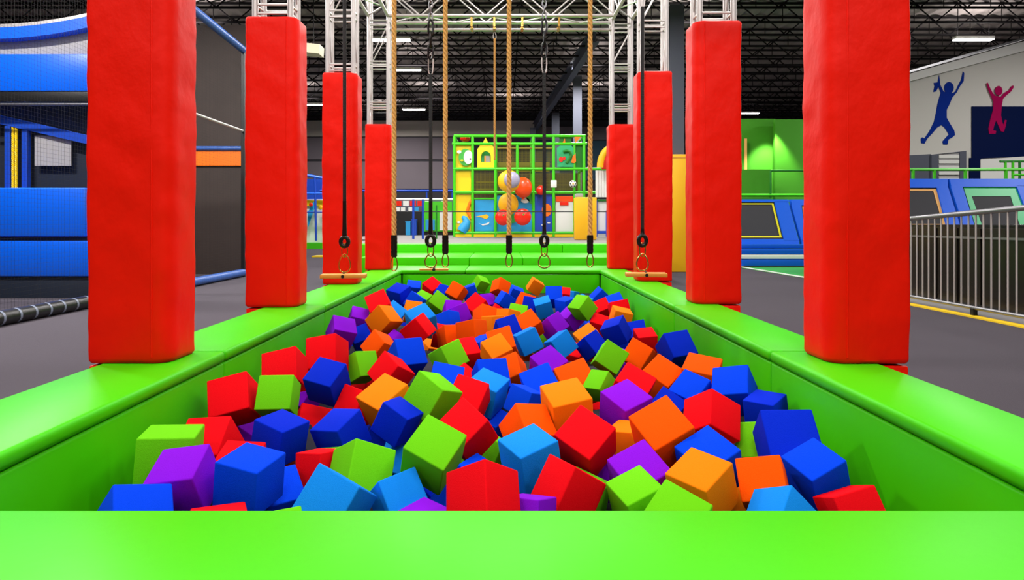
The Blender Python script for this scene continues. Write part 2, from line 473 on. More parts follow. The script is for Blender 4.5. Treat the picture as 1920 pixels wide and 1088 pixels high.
# thin far rope
xf=X(927.5,10.06); t=thing('hanging_rope','thin far tan rope hung from the end truss above the climbing frame','climbing rope',(xf,10.06,Z(300,10.06)),'tan twisted climbing ropes')
rope_mesh(xf,10.06,Z(300,10.06),4.13,.0165).build('rope','rope',t,smooth=True)
m=MB(); loop(m,xf,10.06,4.228,4.11,.05,.006); m.build('shackle','chrome',t,smooth=True)
settle(t)
def link(m,x,y,z1,z0,w,r,turn=0):
    pts=[]
    for i in range(16):
        t=2*PI*i/16; c=math.cos(t); s=math.sin(t)
        dx=w/2*s; zz=(z1+z0)/2+(z1-z0)/2*(math.copysign(abs(c)**.7,c))
        pts.append((x+dx*(1-turn),y+dx*turn,zz))
    m.path(pts,r,6,closed=True)
def ring_strap(u,ub,label,vchain,vstrap,vsleeve,vring,ring_w,vlink,vbot,D=RD,lw=.05):
    x=X(ub,D); zb=Z(vbot,D)
    t=thing('hanging_strap',label,'hanging strap',(x,D,zb),'black hanging straps with rings')
    zr=Z(vring[0],D); zrb=Z(vring[1],D)
    ztop=4.384
    if vstrap is not None:
        zst=Z(vstrap,D)
        m=MB(); z=zst+.10; k=0
        link(m,x,D,zst+.135,zst-.012,.034,.0042)
        m.build('carabiner','chrome',t,smooth=True)
        m=MB()
        for k in range(3): link(m,x,D,zst+.125+.085*(k+1),zst+.10+.085*k,.034,.0085,k%2)
        m.build('shackle','rubber',t,smooth=True)
        m=MB(); z=zst+.385;k=0
        while z<ztop-.05:
            link(m,x,D,z+.045,z-.012,.026,.005,k%2); z+=.043;k+=1
        m.build('chain','galv',t,smooth=True)
        zt=zst
    else:
        zt=ztop
    zs=Z(vsleeve,D)
    MB().box((x-.0125,D-.005,zs-.01),(x+.0125,D+.005,zt),.003,1).build('strap','strap',t)
    pts=[];rs=[]
    for k in range(10):
        f=k/9; pts.append((x,D,zr-.005+(zs-zr)*f)); rs.append(.0135+.004*(1-f)**3)
    MB().path(pts,rs,10).build('strap_cover','rubber',t,smooth=True)
    # oval rubber ring
    cz=(zr+zrb)/2; hh=(zr-zrb)/2; ww=ring_w*D/F/2; tr=.0145
    pts=[(x+math.sin(2*PI*i/28)*(ww-tr),D,cz+math.cos(2*PI*i/28)*(hh-tr)) for i in range(28)]
    MB().path(pts,tr,10,closed=True).build('grip_ring','rubber',t,smooth=True)
    m=MB(); link(m,x,D,zrb+.036,Z(vlink,D)-.012,.042,.0045); m.build('quick_link','gold',t,smooth=True)
    m=MB(); loop(m,x,D,Z(vlink,D)+.008,zb,.092*lw/.05,.005); m.build('carabiner','gold',t,smooth=True)
    settle(t)
ring_strap(644,646,'black ring strap in front of the third left column, over a wooden board',None,None,376,(441,466),22,479,511)
ring_strap(806,807.5,'left black ring strap over the pit, hung by chain between two tan ropes',55,138,376,(438,465),22,478,502)
ring_strap(1020,1020.5,'black ring strap right of the middle tan rope',135,136,420,(438,465),20,478,503)
ring_strap(1205,1204.5,'black ring strap in front of the third right column, over a wooden board',None,12,428,(438,465),22,478,508)
def swing_board(uc,v0,v1,w,d,label,D=RD,rot=0.0,h=.028):
    c=P(uc,v0,D)
    t=thing('hanging_board',label,'wooden board',c,'wooden swing boards',None)
    b=MB().box((-w/2,-d/2,-h),(w/2,d/2,0),.005,2).build('plank','wood',t,smooth=True)
    MB().tube((0,-d/2-.004,-h/2),(0,-d/2+.01,-h/2),.0115,12).build('bolt','black',t,smooth=True)
    MB().tube((0,0,0),(0,0,.012),.008,8).build('eye_bolt','galv',t,smooth=True)
    t.rotation_euler=(0,0,rot)
swing_board(644.5,514,524,.315,.11,'honey wooden board hanging under the left strap, before the third left column',rot=.10)
swing_board(1211,511.5,521,.285,.11,'honey wooden board hanging under the right strap, before the third right column',rot=-.10)
swing_board(814,503.5,507,.205,.05,'narrow wooden board hung low under the strap by the far pit end',h=.014)

# ---------------------------------------------------------------- left netted court
NX=-5.95; NY0,NY1=5.6,14.65; NZ=5.15
nt_=thing('safety_net_screen','tall black safety net screen along the left floor, with padded rolls','safety net',(NX,10,0))
m=MB()
zz=.1
while zz<NZ: m.box((NX-.0007,NY0,zz-.0007),(NX+.0007,NY1,zz+.0007)); zz+=.055
yy=NY0
while yy<NY1: m.box((NX-.0007,yy-.0007,.08),(NX+.0007,yy+.0007,NZ)); yy+=.055
o=m.build('net','net_black',nt_); o['kind']='stuff'
MB().tube((NX,NY0,.095),(NX,9.2,.095),.09,14).build('bottom_roll','sleeve_black',nt_,smooth=True)
m=MB(); y=NY0+.1
while y<9.2:
    m.tube((NX,y,.095),(NX,y+.035,.095),.093,14); y+=.26
m.build('roll_tape','tape',nt_,smooth=True)
MB().tube((NX,9.22,.095),(NX,NY1,.095),.085,14).build('bottom_roll','sleeve_blue',nt_,smooth=True)
MB().tube((NX,NY0,5.72),(NX,NY1,5.2),.085,14).build('top_roll','sleeve_blue',nt_,smooth=True)
MB().tube((NX,9.3,3.34),(NX,NY1,3.34),.028,10).build('middle_rail','chrome',nt_,smooth=True)
MB().box((NX-.04,NY1-.03,0),(NX+.04,NY1+.05,5.2),.01).build('post','black',nt_)
MB().tube((NX+.02,9.28,0),(NX+.02,9.28,5.5),.03,10).build('post','black',nt_,smooth=True)
settle(nt_)
# end wall panel behind the net
D=15.4
ep=thing('court_end_panel','dark brown end panel behind the net with an orange band across it','wall panel',(-7.2,D,0))
MB().box((-9.2,D,0),(-5.98,D+.12,6.0)).build('board','panel_brown',ep)
MB().box((-9.2,D-.06,Z(312,D)),(-5.98,D-.002,Z(283,D)),.02).build('orange_band','orange_v',ep)
MB().tube((-9.2,D-.07,Z(279,D)),(-5.98,D-.07,Z(279,D)),.055,12).build('padded_roll','sleeve_blue',ep,smooth=True)
settle(ep)
# blue inflatable-looking bumper structure
D=10.4
def fb(root,name,u0,u1,v0,v1,m,y0=0,y1=.15,bev=.015):
    MB().box((X(u0,D),D+y0,Z(v1,D)),(X(u1,D),D+y1,Z(v0,D)),bev).build(name,m,root,smooth=True)
bs=thing('bumper_court','blue padded bumper court behind the net at the left edge','play structure',(-8,D+.3,0))
U=-60
fb(bs,'base_board',U,225,518,603,'navy_dark',.05,.2)
fb(bs,'lower_pad',U,225,452,519,'blue_vinyl',0,.16,.03)
fb(bs,'upper_pad',U,158,352,444,'blue_vinyl',0,.16,.03)
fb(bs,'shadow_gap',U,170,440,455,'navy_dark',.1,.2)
fb(bs,'top_board',U,225,101,171,'blue_vinyl',0,.14,.02)
fb(bs,'dark_strip',U,225,171,190,'black',.02,.12,.005)
fb(bs,'grey_panel',U,225,50,100,'lightgrey',.12,.2,.005)
# curved pad on top
def arc_pad(v0,v1,name,m,y0,y1):
    pts_t=[];pts_b=[]
    for k in range(25):
        u=-60+285*k/24; s=((u+20)/190.0); c=(s*s*22 if s>0 else s*s*6)
        pts_t.append((X(u,D),D+y0,Z(v0-c,D))); pts_b.append((X(u,D),D+y0,Z(v1-c,D)))
    mm=MB();mm.poly(pts_t+pts_b[::-1],(0,y1-y0,0)); mm.build(name,m,bs)
arc_pad(54,75,'curved_pad','blue_vinyl',-.06,.14)
arc_pad(47,53,'curved_trim','chrome',-.04,.12)
MB().tube((X(U,D),D-.02,Z(196,D)),(X(225,D),D-.02,Z(196,D)),.02,10).build('rail','galv',bs,smooth=True)
MB().box((X(U,D)+.02,D+.55,0),(X(225,D),D+.6,Z(100,D))).build('back_board','navy_dark',bs)
settle(bs)
D=10.75
lp=thing('rope_climber','blue post frame with sloping beam and yellow ropes inside the left court','play frame',(-8.2,D,0))
a=P(-60,212,D);b=P(200,272,D); 
MB().poly([a+Vector((0,0,.09)),b+Vector((0,0,.09)),b-Vector((0,0,.06)),a-Vector((0,0,.06))],(0,.1,0)).build('beam','royal',lp)
MB().box((X(8,D),D,0),(X(18,D),D+.1,Z(236,D)),.01).build('post','royal',lp)
MB().box((X(40,D),D,0),(X(50,D),D+.1,Z(243,D)),.01).build('post','royal',lp)
for u in(22,28): rope=rope_mesh(X(u,D),D+.03,Z(360,D),Z(236,D),.022).build('yellow_rope','yellow',lp,smooth=True)
MB().box((X(58,D),D+.08,Z(310,D)),(X(127,D),D+.1,Z(253,D))).build('pale_screen','lightgrey',lp)
settle(lp)

# ---------------------------------------------------------------- right: railing, glazed counter, trampolines
gw=thing('counter_wall','low dark bronze-glass wall standing behind the metal railing','glass wall',(6.75,8.6,0))
MB().box((6.62,5.2,0),(6.95,11.2,1.2),.01).build('wall_core','black_gloss',gw)
y=5.25
while y<11:
    MB().box((6.60,y,.08),(6.618,y+.42,1.15),.004).build('glass_panel','bronze_glass',gw); y+=.45
MB().box((6.585,5.2,1.0),(6.6,11.2,1.03)).build('ledge','galv',gw)
MB().box((6.585,5.2,0),(6.6,11.2,.06)).build('kickplate','galv',gw)
settle(gw)
RX=6.15
rl=thing('metal_railing','steel guard railing with many upright bars by the nearest right column','railing',(RX,8.5,0))
def zt_(y): return 1.29+(9.66-y)*.052
MB().path([(RX,y,zt_(y)) for y in(5.5,6.5,7.5,8.5,9.5,10.6)],.036,12).build('top_rail','galv',rl,smooth=True)
MB().path([(RX,y,.115) for y in(5.5,7.5,9.5,10.6)],.026,10).build('bottom_rail','galv',rl,smooth=True)
y=5.55
while y<10.6:
    MB().tube((RX,y,.12),(RX,y,zt_(y)-.02),.011,8).build('baluster','chrome',rl,smooth=True); y+=.132
for y in(6.2,8.36,10.5): MB().box((RX-.03,y-.03,0),(RX+.03,y+.03,.11),.004).build('foot','black',rl)
settle(rl)
struct(tag(box('trim_6',(RX-.12,4.0,0),(RX+.02,11.3,.018),'kerb_yellow'),'yellow safety line on the floor below the metal railing','floor line'))
struct(tag(box('floor_ledge',(RX+.03,4.0,0),(6.6,11.3,.02),'lightgrey'),'pale strip of floor between the railing and the dark glass wall','floor'))

def quad(u0,v0,u1,v1,u2,v2,u3,v3,pl,off=0.0):
    """corners TL,TR,BR,BL lying on the sloping plane pl=(v top, depth, v bottom, depth), moved off towards the viewer"""
    vt,dt,vb,db=pl
    # depth is linear in 1/... along a plane: interpolate the inverse depth in the picture row
    dep=lambda v:1/(1/dt+(v-vt)/(vb-vt)*(1/db-1/dt))
    return [P(u,v,dep(v)-off) for u,v in((u0,v0),(u1,v1),(u2,v2),(u3,v3))]
def frame_quad(outer,inner,thick,name,m,root):
    mm=MB();bm=mm.bm
    n=4; t=Vector(thick)
    A=[bm.verts.new(p) for p in outer];B=[bm.verts.new(p) for p in inner]
    A2=[bm.verts.new(Vector(p)+t) for p in outer];B2=[bm.verts.new(Vector(p)+t) for p in inner]
    for k in range(4):
        l=(k+1)%4
        bm.faces.new((A[k],A[l],B[l],B[k])); bm.faces.new((A2[k],B2[k],B2[l],A2[l]))
        bm.faces.new((A[k],A2[k],A2[l],A[l])); bm.faces.new((B[k],B[l],B2[l],B2[k]))
    return mm.build(name,m,root)
def trampoline(label,outer,line_o,line_i,pad,lm,Dt,Db,pads):
    c=P((outer[4]+outer[6])/2,outer[5],Db)
    t=thing('angled_trampoline',label,'trampoline',(c.x,c.y,c.z),'sloping wall trampolines')
    pl=(outer[1],Dt,outer[5],Db)
    MB().poly(quad(*outer,pl),(0,.06,0)).build('bed','tramp_bed',t)
    frame_quad(quad(*line_o,pl,.012),quad(*line_i,pl,.012),(0,.008,0),'bed_border',lm,t)
    for nm,qd in pads:
        MB().poly(quad(*qd,pl,.05),(0,.14,0)).build('edge_pad','tramp_blue',t)
    settle(t)
Dt,Db=18.7,18.15
trampoline('black sloping trampoline with a thin yellow border, right of the second right column',
  (1330,379,1452,379,1471,449,1330,449),(1340,381,1450,381,1466,445.5,1345,445.5),(1345,383.5,1447.5,383.5,1462,443,1352,443),None,'line_yellow',Dt,Db,
  [('a',(1330,374,1478,374,1480,379,1330,379)),('b',(1452,378,1478,378,1498,452,1471,452)),('c',(1330,448,1498,448,1499,458,1330,458))])
trampoline('dark sloping trampoline peeping out left of the nearest right column, tan bordered',
  (1503,385,1600,385,1625,449,1510,449),(1504,387,1598,387,1622,446,1512,446),(1508,390,1594,390,1616,443,1516,443),None,'line_tan',Dt,Db,
  [('a',(1483,374,1610,374,1612,385,1485,385)),('b',(1484,385,1503,385,1511,452,1503,452)),('c',(1503,449,1640,449,1640,458,1504,458))])
Dt,Db=9.75,9.3
Dt,Db=13.6,13.0
trampoline('dark trampoline with a tan border, above the railing right beside the nearest red column',
  (1640,352,1757,352,1776,425,1640,425),(1650,354,1755,354,1774,422,1650,422),(1656,358,1750,358,1768,420,1656,420),None,'line_tan',Dt,Db,
  [('a',(1640,335,1777,335,1777,352,1640,352)),('b',(1757,352,1778,352,1801,425,1776,425))])
trampoline('dark trampoline with a broad green border, above the railing at the right edge',
  (1806,350,1906,350,1935,425,1829,425),(1806.5,350.5,1906,350.5,1935,425,1829.5,425),(1822,368,1895,368,1913,424,1842,424),None,'teal_green',Dt,Db,
  [('a',(1781,335,1960,335,1960,350,1784,350)),('b',(1783,350,1805,350,1828,425,1807,425)),('c',(1906,348,1960,348,1990,425,1936,425))])
# support deck under those
pd=thing('padded_stair','blue and white stepped pads in front of the yellow-lined trampoline','padded base',(7,11.7,0))
D=17.75
for v0,v1,m_,dy in((459,466,'tramp_blue',.12),(467,477,'tramp_blue',.06),(478,486,'white',.03),(487,499,'tramp_blue',0)):
    MB().box((X(1330,D),D+dy,max(0,Z(v1,D))),(X(1640,D),D+.35,Z(v0,D)),.02).build('step_pad',m_,pd,smooth=True)
settle(pd)
FD=lambda v:1.21*F/(v-V0)
def FP(u,v,z=.004): return Vector((X(u,FD(v)),FD(v),z))
struct(tag(MB().poly([FP(1391,503),FP(1520,524),FP(1620,524),FP(1620,500.5),FP(1391,500.5)],(0,0,.006)).build('floor_green','leaf'),'green floor strip in front of the blue trampoline pads','floor'))
a=FP(1388,501.5,.01); b=FP(1530,525,.01)
dd_=(b-a).normalized(); nn_=Vector((-dd_.y,dd_.x,0))*.05
struct(tag(MB().poly([a-nn_,b-nn_,b+nn_,a+nn_],(0,0,.012)).build('trim_7','white'),'white line on the floor before the trampolines','floor line'))
dk=thing('trampoline_deck','dark raised deck carrying the upper right trampolines','deck',(13,14,0))
MB().box((8.2,12.8,0),(17,15.7,1.0)).build('deck_body','black',dk)
settle(dk)
# green walls with the wall spot
D=20.6
struct(tag(box('wall_green',(X(1330,D),D,0),(X(1454,D),D+.15,Z(223,D)),'green_wall'),'lime green wall behind the trampolines','wall'))
struct(tag(box('wall_green_side',(X(1453.5,20.3),20.3,0),(X(1620,20.3),20.45,Z(224,20.3)),'green_wall'),'lime green wall return right of the lit corner','wall'))
struct(tag(box('wall_green_low',(X(1330,19.9),19.9,0),(X(1446,19.9),20.0,Z(318,19.9)),'green_wall'),'low lime green parapet below the lit corner','wall'))
D=19.5
gr=thing('green_railing','dark green pipe railing before the lime wall corner','railing',(6.2,D,0))
MB().tube(P(1445,320,D),P(1640,320,D),.03,8).build('top_rail','dkgreen',gr,smooth=True)
MB().tube(P(1445,320,D),P(1445,372,D),.03,8).build('post','dkgreen',gr,smooth=True)
MB().tube(P(1330,366,D),P(1640,366,D),.045,8).build('bottom_rail','green_pipe',gr,smooth=True)
MB().tube(P(1640,320,D),P(1640,420,D),.03,8).build('post','dkgreen',gr,smooth=True)
settle(gr)
D=20.5
lt=thing('wall_light_strip','thin upright pale light strip on the green wall by the second right column','light strip',P(1398,318,D-.05))
MB().box(P(1396,318,D-.05),P(1400,260,D-.02)+Vector((0,0,0))).build('strip','line_tan',lt); settle(lt)
# ---- right mural wall
D=17.4
mw=thing('mural_wall','pale wall with a sloping white top trim at the upper right','wall',(14,D,0),kind='structure')
pts=[(1640,166),(1960,80),(1960,440),(1640,440)]
MB().poly([P(u,v,D) for u,v in pts],(0,.15,0)).build('wall_face','wall_warm',mw)
MB().poly([P(u,v,D-.12) for u,v in((1640,157),(1960,66),(1960,85),(1640,170))],(0,.3,0)).build('sloping_trim','white',mw)
MB().poly([P(u,v,D-.10) for u,v in((1640,151),(1960,59),(1960,63),(1640,155))],(0,.2,0)).build('top_pipe','galv',mw)
MB().poly([P(u,v,D-.03) for u,v in((1822.5,199.5),(1960,199.5),(1960,292),(1840,297),(1840,345),(1818,345),(1818,296),(1822.5,296))],(0,.028,0)).build('navy_panel','navy',mw)
MB().poly([P(u,v,D-.05) for u,v in((1839,299),(1960,291),(1960,345),(1839,345))],(0,.045,0)).build('white_panel','white',mw)
MB().poly([P(u,v,D-.03) for u,v in((1690,292),(1746,289),(1746,345),(1690,345))],(0,.028,0)).build('grey_panel','steel_grey',mw)
settle(mw)
wn=thing('window_shelf','grey framed opening with white shelves below the blue jumper','window',P(1780,345,D-.1))
frame_quad([P(u,v,D-.09) for u,v in((1747,290),(1812,283),(1812,345),(1747,345))],[P(u,v,D-.09) for u,v in((1760,289),(1800,286),(1800,345),(1760,345))],(0,.085,0),'frame','steel_grey',wn)
MB().poly([P(u,v,D-.06) for u,v in((1760,289),(1800,286),(1800,345),(1760,345))],(0,.05,0)).build('back_panel','lightgrey',wn)
for v in(291,301,312,322,334): MB().box(P(1761,v+5.5,D-.10),P(1797,v,D-.065)).build('shelf','white',wn)
settle(wn)
def decal(name,label,pts,m_,heads,off=.014):
    t=thing(name,label,'wall decal',P(1480+pts[0][0]/4.03,271,D-.06))
    q=MB(); q.poly([P(1480+x/4.03,y/4.03,D-off) for x,y in pts],(0,.012,0))
    q.build('figure',m_,t)
    h=MB(); (cx,cy,rx,ry)=heads
    h.poly([P(1480+(cx+rx*math.cos(2*PI*k/20))/4.03,(cy+ry*math.sin(2*PI*k/20))/4.03,D-off-.001) for k in range(20)],(0,.012,0))
    h.build('head',m_,t); settle(t)
decal('jumper_decal','blue silhouette of a leaping child with raised arms on the pale wall',
 [(1133,566),(1141,640),(1166,690),(1196,700),(1232,704),(1256,690),(1276,645),(1298,604),(1312,540),(1322,552),(1318,612),(1290,652),(1264,700),(1232,737),(1210,790),(1190,830),(1190,890),(1212,930),(1246,985),(1253,1020),(1230,1040),(1203,1055),(1196,1092),(1164,1092),(1158,1070),(1176,1048),(1206,1015),(1172,962),(1150,946),(1116,966),(1080,1010),(1042,1050),(1022,1086),(998,1082),(994,1050),(1004,1038),(1022,1046),(1060,990),(1094,920),(1110,850),(1120,790),(1136,730),(1145,702),(1128,655),(1110,690),(1089,696),(1098,650),(1092,626),(1122,622)],'mural_blue',(1207,664,36,45))
decal('jumper_decal','magenta silhouette of a jumping child over the navy wall panel',
 [(1490,630),(1500,624),(1516,660),(1536,700),(1556,724),(1600,730),(1626,700),(1660,680),(1680,650),(1693,645),(1697,660),(1676,692),(1640,722),(1616,746),(1606,800),(1600,870),(1612,930),(1618,942),(1630,905),(1643,910),(1636,950),(1622,996),(1600,993),(1576,940),(1562,910),(1548,950),(1540,985),(1563,990),(1559,1011),(1510,1011),(1505,970),(1520,900),(1540,830),(1543,770),(1530,736),(1505,682)],'mural_pink',(1583,686,28,37),.044)
D=15.2
gr=thing('green_railing','lime green pipe railing above the blue trampoline pads at the right','railing',(12.5,D,0))
MB().tube(P(1640,318,D),P(1960,318,D),.035,8).build('top_rail','green_pipe',gr,smooth=True)
for u in(1712,1752,1810,1886,1930): MB().tube(P(u,318,D),P(u,430,D),.035,8).build('post','green_pipe',gr,smooth=True)
settle(gr)
D=16.0
gr=thing('green_railing','short lime railing standing above the longer one at the far right edge','railing',(14,D,0))
MB().tube(P(1875,303,D),P(1960,302,D),.03,8).build('top_rail','dkgreen',gr,smooth=True)
MB().tube(P(1898,328,D),P(1960,328,D),.03,8).build('lower_rail','green_pipe',gr,smooth=True)
for u in(1885,1899,1912,1940): MB().tube(P(u,303,D),P(u,425,D),.03,8).build('post','green_pipe' if u<1900 else 'dkgreen',gr,smooth=True)
settle(gr)
# ---------------------------------------------------------------- building columns and girder
def bcol(u0,u1,D,ztop,label,z0=0.0):
    t=thing('steel_column',label,'steel column',((X(u0,D)+X(u1,D))/2,D+.1,z0),'grey steel building columns','structure')
    w=X(u1,D)-X(u0,D)
    MB().box((X(u0,D),D,z0),(X(u1,D),D+.02,ztop)).box((X(u0,D),D+.18,z0),(X(u1,D),D+.2,ztop)).box((X(u0,D)+w*.44,D+.02,z0),(X(u0,D)+w*.56,D+.18,ztop)).build('shaft','steel_grey',t)
    settle(t); return t
bcol(1256,1283,16.5,CEIL-.62,'tall grey steel column behind the third right red column')
bcol(1075,1091,24.5,6.9,'grey steel column behind the right tan rope, under the girder',.8)
bcol(1035,1049,31,6.6,'grey steel column right of the right hanging strap, farther back')
bcol(994,1005,34.5,6.4,'grey steel column at the far wall, thinnest looking of the row')
gi=thing('steel_girder','grey diagonal steel girder under the roof above the climbing frame','girder',(2,27,6.5),kind='structure')
a=Vector((2.75,19.0,7.05));b=Vector((1.75,35.5,6.75))
for dz,h,wd in((-.45,.03,.22),(0,.03,.22),(-.42,.42,.03)):
    MB().poly([a+Vector((-wd/2,0,dz)),a+Vector((wd/2,0,dz)),b+Vector((wd/2,0,dz)),b+Vector((-wd/2,0,dz))],(0,0,h)).build('flange' if h<.1 else 'web','steel_grey',gi)
settle(gi)
yp=thing('column_base_pad','tall yellow pad wrapping the foot of the grey steel column on the right','column pad',(X(1275,16.1),16.2,0))
MB().box((X(1252,16.1),16.02,0),(X(1300,16.1),16.45,Z(290,16.1)),.03,2).build('pad','amber',yp,smooth=True)
MB().box((X(1252,16.1)+.01,16.012,Z(297,16.1)),(X(1300,16.1)-.01,16.02,Z(295,16.1))).build('seam','wood',yp)
settle(yp)
yp=thing('platform_post_pad','yellow padded block on the platform, behind the right tan rope','padded block',(X(1098,16.4),16.6,.8))
MB().box((X(1078.5,16.4),16.4,.80),(X(1119,16.4),16.75,Z(370,16.4)),.025,2).build('pad','amber',yp,smooth=True)
MB().box((X(1080,16.4),16.45,Z(370,16.4)),(X(1094,16.4),16.7,Z(363,16.4)),.02).build('cap','lightgrey',yp)
settle(yp)

# ---------------------------------------------------------------- climbing frame at the far end
D=19.5; DB=D+1.3
pf=thing('climbing_frame','green pipe climbing frame with yellow and blue panels at the far end of the hall','play structure',(X(975,D),D+.6,.8))
pr=.045
def tb(u0,v0,u1,v1,name='pipe',r=pr,m_='green_pipe',d=None):
    d=D if d is None else d
    return MB().tube(P(u0,v0,d),P(u1,v1,d),r,8).build(name,m_,pf,smooth=True)
for u,v0 in((852,256),(886,256),(929,256),(1000,255),(1038,256),(1095,256)): tb(u,v0,u,444,'upright_pipe')
tb(970,270,970,362,'upright_pipe'); tb(1077,270,1077,444,'upright_pipe',.035)
for u in(852,929,1000,1095):
    s=(u-U0)*DB/F; MB().tube((X(u,D),DB,.8),(X(u,D),DB,Z(256,D)),pr,8).build('upright_pipe','green_pipe',pf,smooth=True)
    for v in(256,317,361): MB().tube((X(u,D),D,Z(v,D)),(X(u,D),DB,Z(v,D)),pr*.8,8).build('depth_pipe','green_pipe',pf,smooth=True)
for v,u0,u1 in((255,851,1098),(270,848,1100),(317,850,1143),(361,850,1143),(437,851,1077)): tb(u0,v,u1,v,'cross_pipe')
tb(932,278,1036,278,'cross_pipe',.025,'net_yellow')
def pn(u0,u1,v0,v1,m_,name,y=.06,th=.03):
    return MB().box((X(u0,D),D+y,Z(v1,D)),(X(u1,D),D+y+th,Z(v0,D)),.006).build(name,m_,pf)
pn(852,1077,439.5,444.5,'yellow','base_board',-.02,.06)
pn(854,885,320,359,'yellow','yellow_panel'); pn(854,885,365,435,'yellow','yellow_panel')
pn(890,926,374,434,'sky_plastic','sea_panel'); pn(889,927,371,374,'green_pipe','panel_trim',.03)
pn(932,998,366,436,'sky_plastic','orchard_panel'); pn(1003,1036,365,436,'royal','water_panel')
pn(1042,1075,371,436,'white','white_panel'); pn(1042,1075,368,378,'red_orange','orange_header',.03)
pn(1050,1066,379,385,'red_plastic','sign_bar',.02)
pn(854,884,272,315,'yellow','yellow_panel')
# netting panes
def net(u0,u1,v0,v1,m_,y=.08):
    q=MB(); 
    n=int((u1-u0)/2.4)
    for k in range(n+1):
        u=u0+(u1-u0)*k/n; q.box((X(u,D)-.004,D+y,Z(v1,D)),(X(u,D)+.004,D+y+.008,Z(v0,D)))
    n=int((v1-v0)/2.4)
    for k in range(n+1):
        v=v0+(v1-v0)*k/n; q.box((X(u0,D),D+y,Z(v,D)-.004),(X(u1,D),D+y+.008,Z(v,D)+.004))
    o=q.build('netting',m_,pf); o['kind']='stuff'
net(888,927,320,370,'net_yellow'); net(931,998,273,316,'net_yellow'); net(931,998,320,364,'net_yellow'); net(1002,1036,273,316,'net_yellow'); net(1002,1036,320,360,'net_yellow'); net(1040,1094,320,360,'net_yellow')
MB().box((X(853,D),DB+.05,.8),(X(1094,D),DB+.08,Z(318,D))).build('back_board','panel_brown',pf)
MB().box((X(931,D),DB+.02,Z(316,D)),(X(1036,D),DB+.05,Z(296,D))).build('inner_deck','net_yellow',pf)
for v in (338,352): MB().box((X(890,D),DB-.3,Z(v+1.5,D)),(X(926,D),DB-.27,Z(v-1.5,D))).build('inner_rung','net_yellow',pf)
# little house front
hs=MB(); hp=[(895,315),(895,280),(902,270),(921,270),(926,276),(926,315)]
arch=[(902,304)]+[(911+9*math.cos(PI-PI*k/10),293-9.5*math.sin(PI-PI*k/10)) for k in range(11)]+[(920,304)]
# wall as two side pieces, sill and arch band so that the window is a real opening
hs.poly([P(u,v,D+.0) for u,v in((895,315),(895,280),(902,270),(902,315))],(0,.04,0))
hs.poly([P(u,v,D+.0) for u,v in((920,315),(920,270.5),(921,270),(926,276),(926,315))],(0,.04,0))
hs.poly([P(u,v,D+.0) for u,v in((902,315),(902,304),(920,304),(920,315))],(0,.04,0))
hs.poly([P(u,v,D+.0) for u,v in [(902,270),(920,270),(920,293)]+[(911+9*math.cos(PI*k/10),293-9.5*math.sin(PI*k/10)) for k in range(1,10)]+[(902,293)]],(0,.04,0))
ho=hs.build('house_front','yellow',pf)
MB().poly([P(u,v,D-.01) for u,v in((905,268),(910.5,258),(915.5,268))],(0,.04,0)).build('gable','yellow',pf)
MB().box(P(903,304,D+.2),P(919,284,D+.22)).build('window_back','teal_green',pf)
MB().box(P(908,304,D+.12),P(919,292.5,D+.15)).build('shutter','lightgrey',pf)
MB().box(P(908,304,D+.11),P(911,292.5,D+.12)).build('shutter_edge','wood',pf)
# round green face panel
def disc(u,v,ru,rv,y,m_,name,th=.04):
    return MB().poly([P(u+ru*math.cos(2*PI*k/24),v+rv*math.sin(2*PI*k/24),D+y) for k in range(24)],(0,th,0)).build(name,m_,pf)
disc(873,295,13,16,-.02,'leaf','round_panel',.06); disc(878,295,8.5,13,-.04,'white','face_patch'); disc(861,285,4,3,-.03,'white','cloud_patch')
disc(882,298,1.6,1.2,-.06,'black','face_mark',.03); disc(866,301,3,1.5,-.05,'yellow','leaf_patch',.03)
# green sea-creature panel
MB().poly([P(u,v,D-.02) for u,v in((1045,313),(1044,278),(1050,273),(1071,273),(1078,280),(1080,292),(1077,313))],(0,.06,0)).build('creature_panel','teal_green',pf)
pn(1079,1094,272,315,'dkgreen','green_panel',.06)
pn(1049,1072,257,268,'dkgreen','green_panel',.06)
MB().path([P(u,v,D-.05) for u,v in((1056,285),(1063,283),(1069,285),(1071,292),(1067,299),(1062,306))],.045,8).build('creature_neck','dkgreen',pf,smooth=True)
disc(1052,299,4,5,-.05,'red_plastic','apple_patch',.03); disc(1058,297,2.6,3.5,-.06,'red_plastic','apple_patch',.03)
MB().poly([P(u,v,D-.05) for u,v in((1071,305),(1074,293),(1079,288),(1080,303),(1077,306))],(0,.03,0)).build('flame_patch','orange_v',pf)
MB().poly([P(u,v,D-.03) for u,v in((1077,256),(1089,257),(1079,268))],(0,.03,0)).build('pennant','orange_v',pf)
MB().poly([P(u,v,D-.03) for u,v in((1055,268),(1059,260),(1060,268))],(0,.03,0)).build('pennant','orange_v',pf)
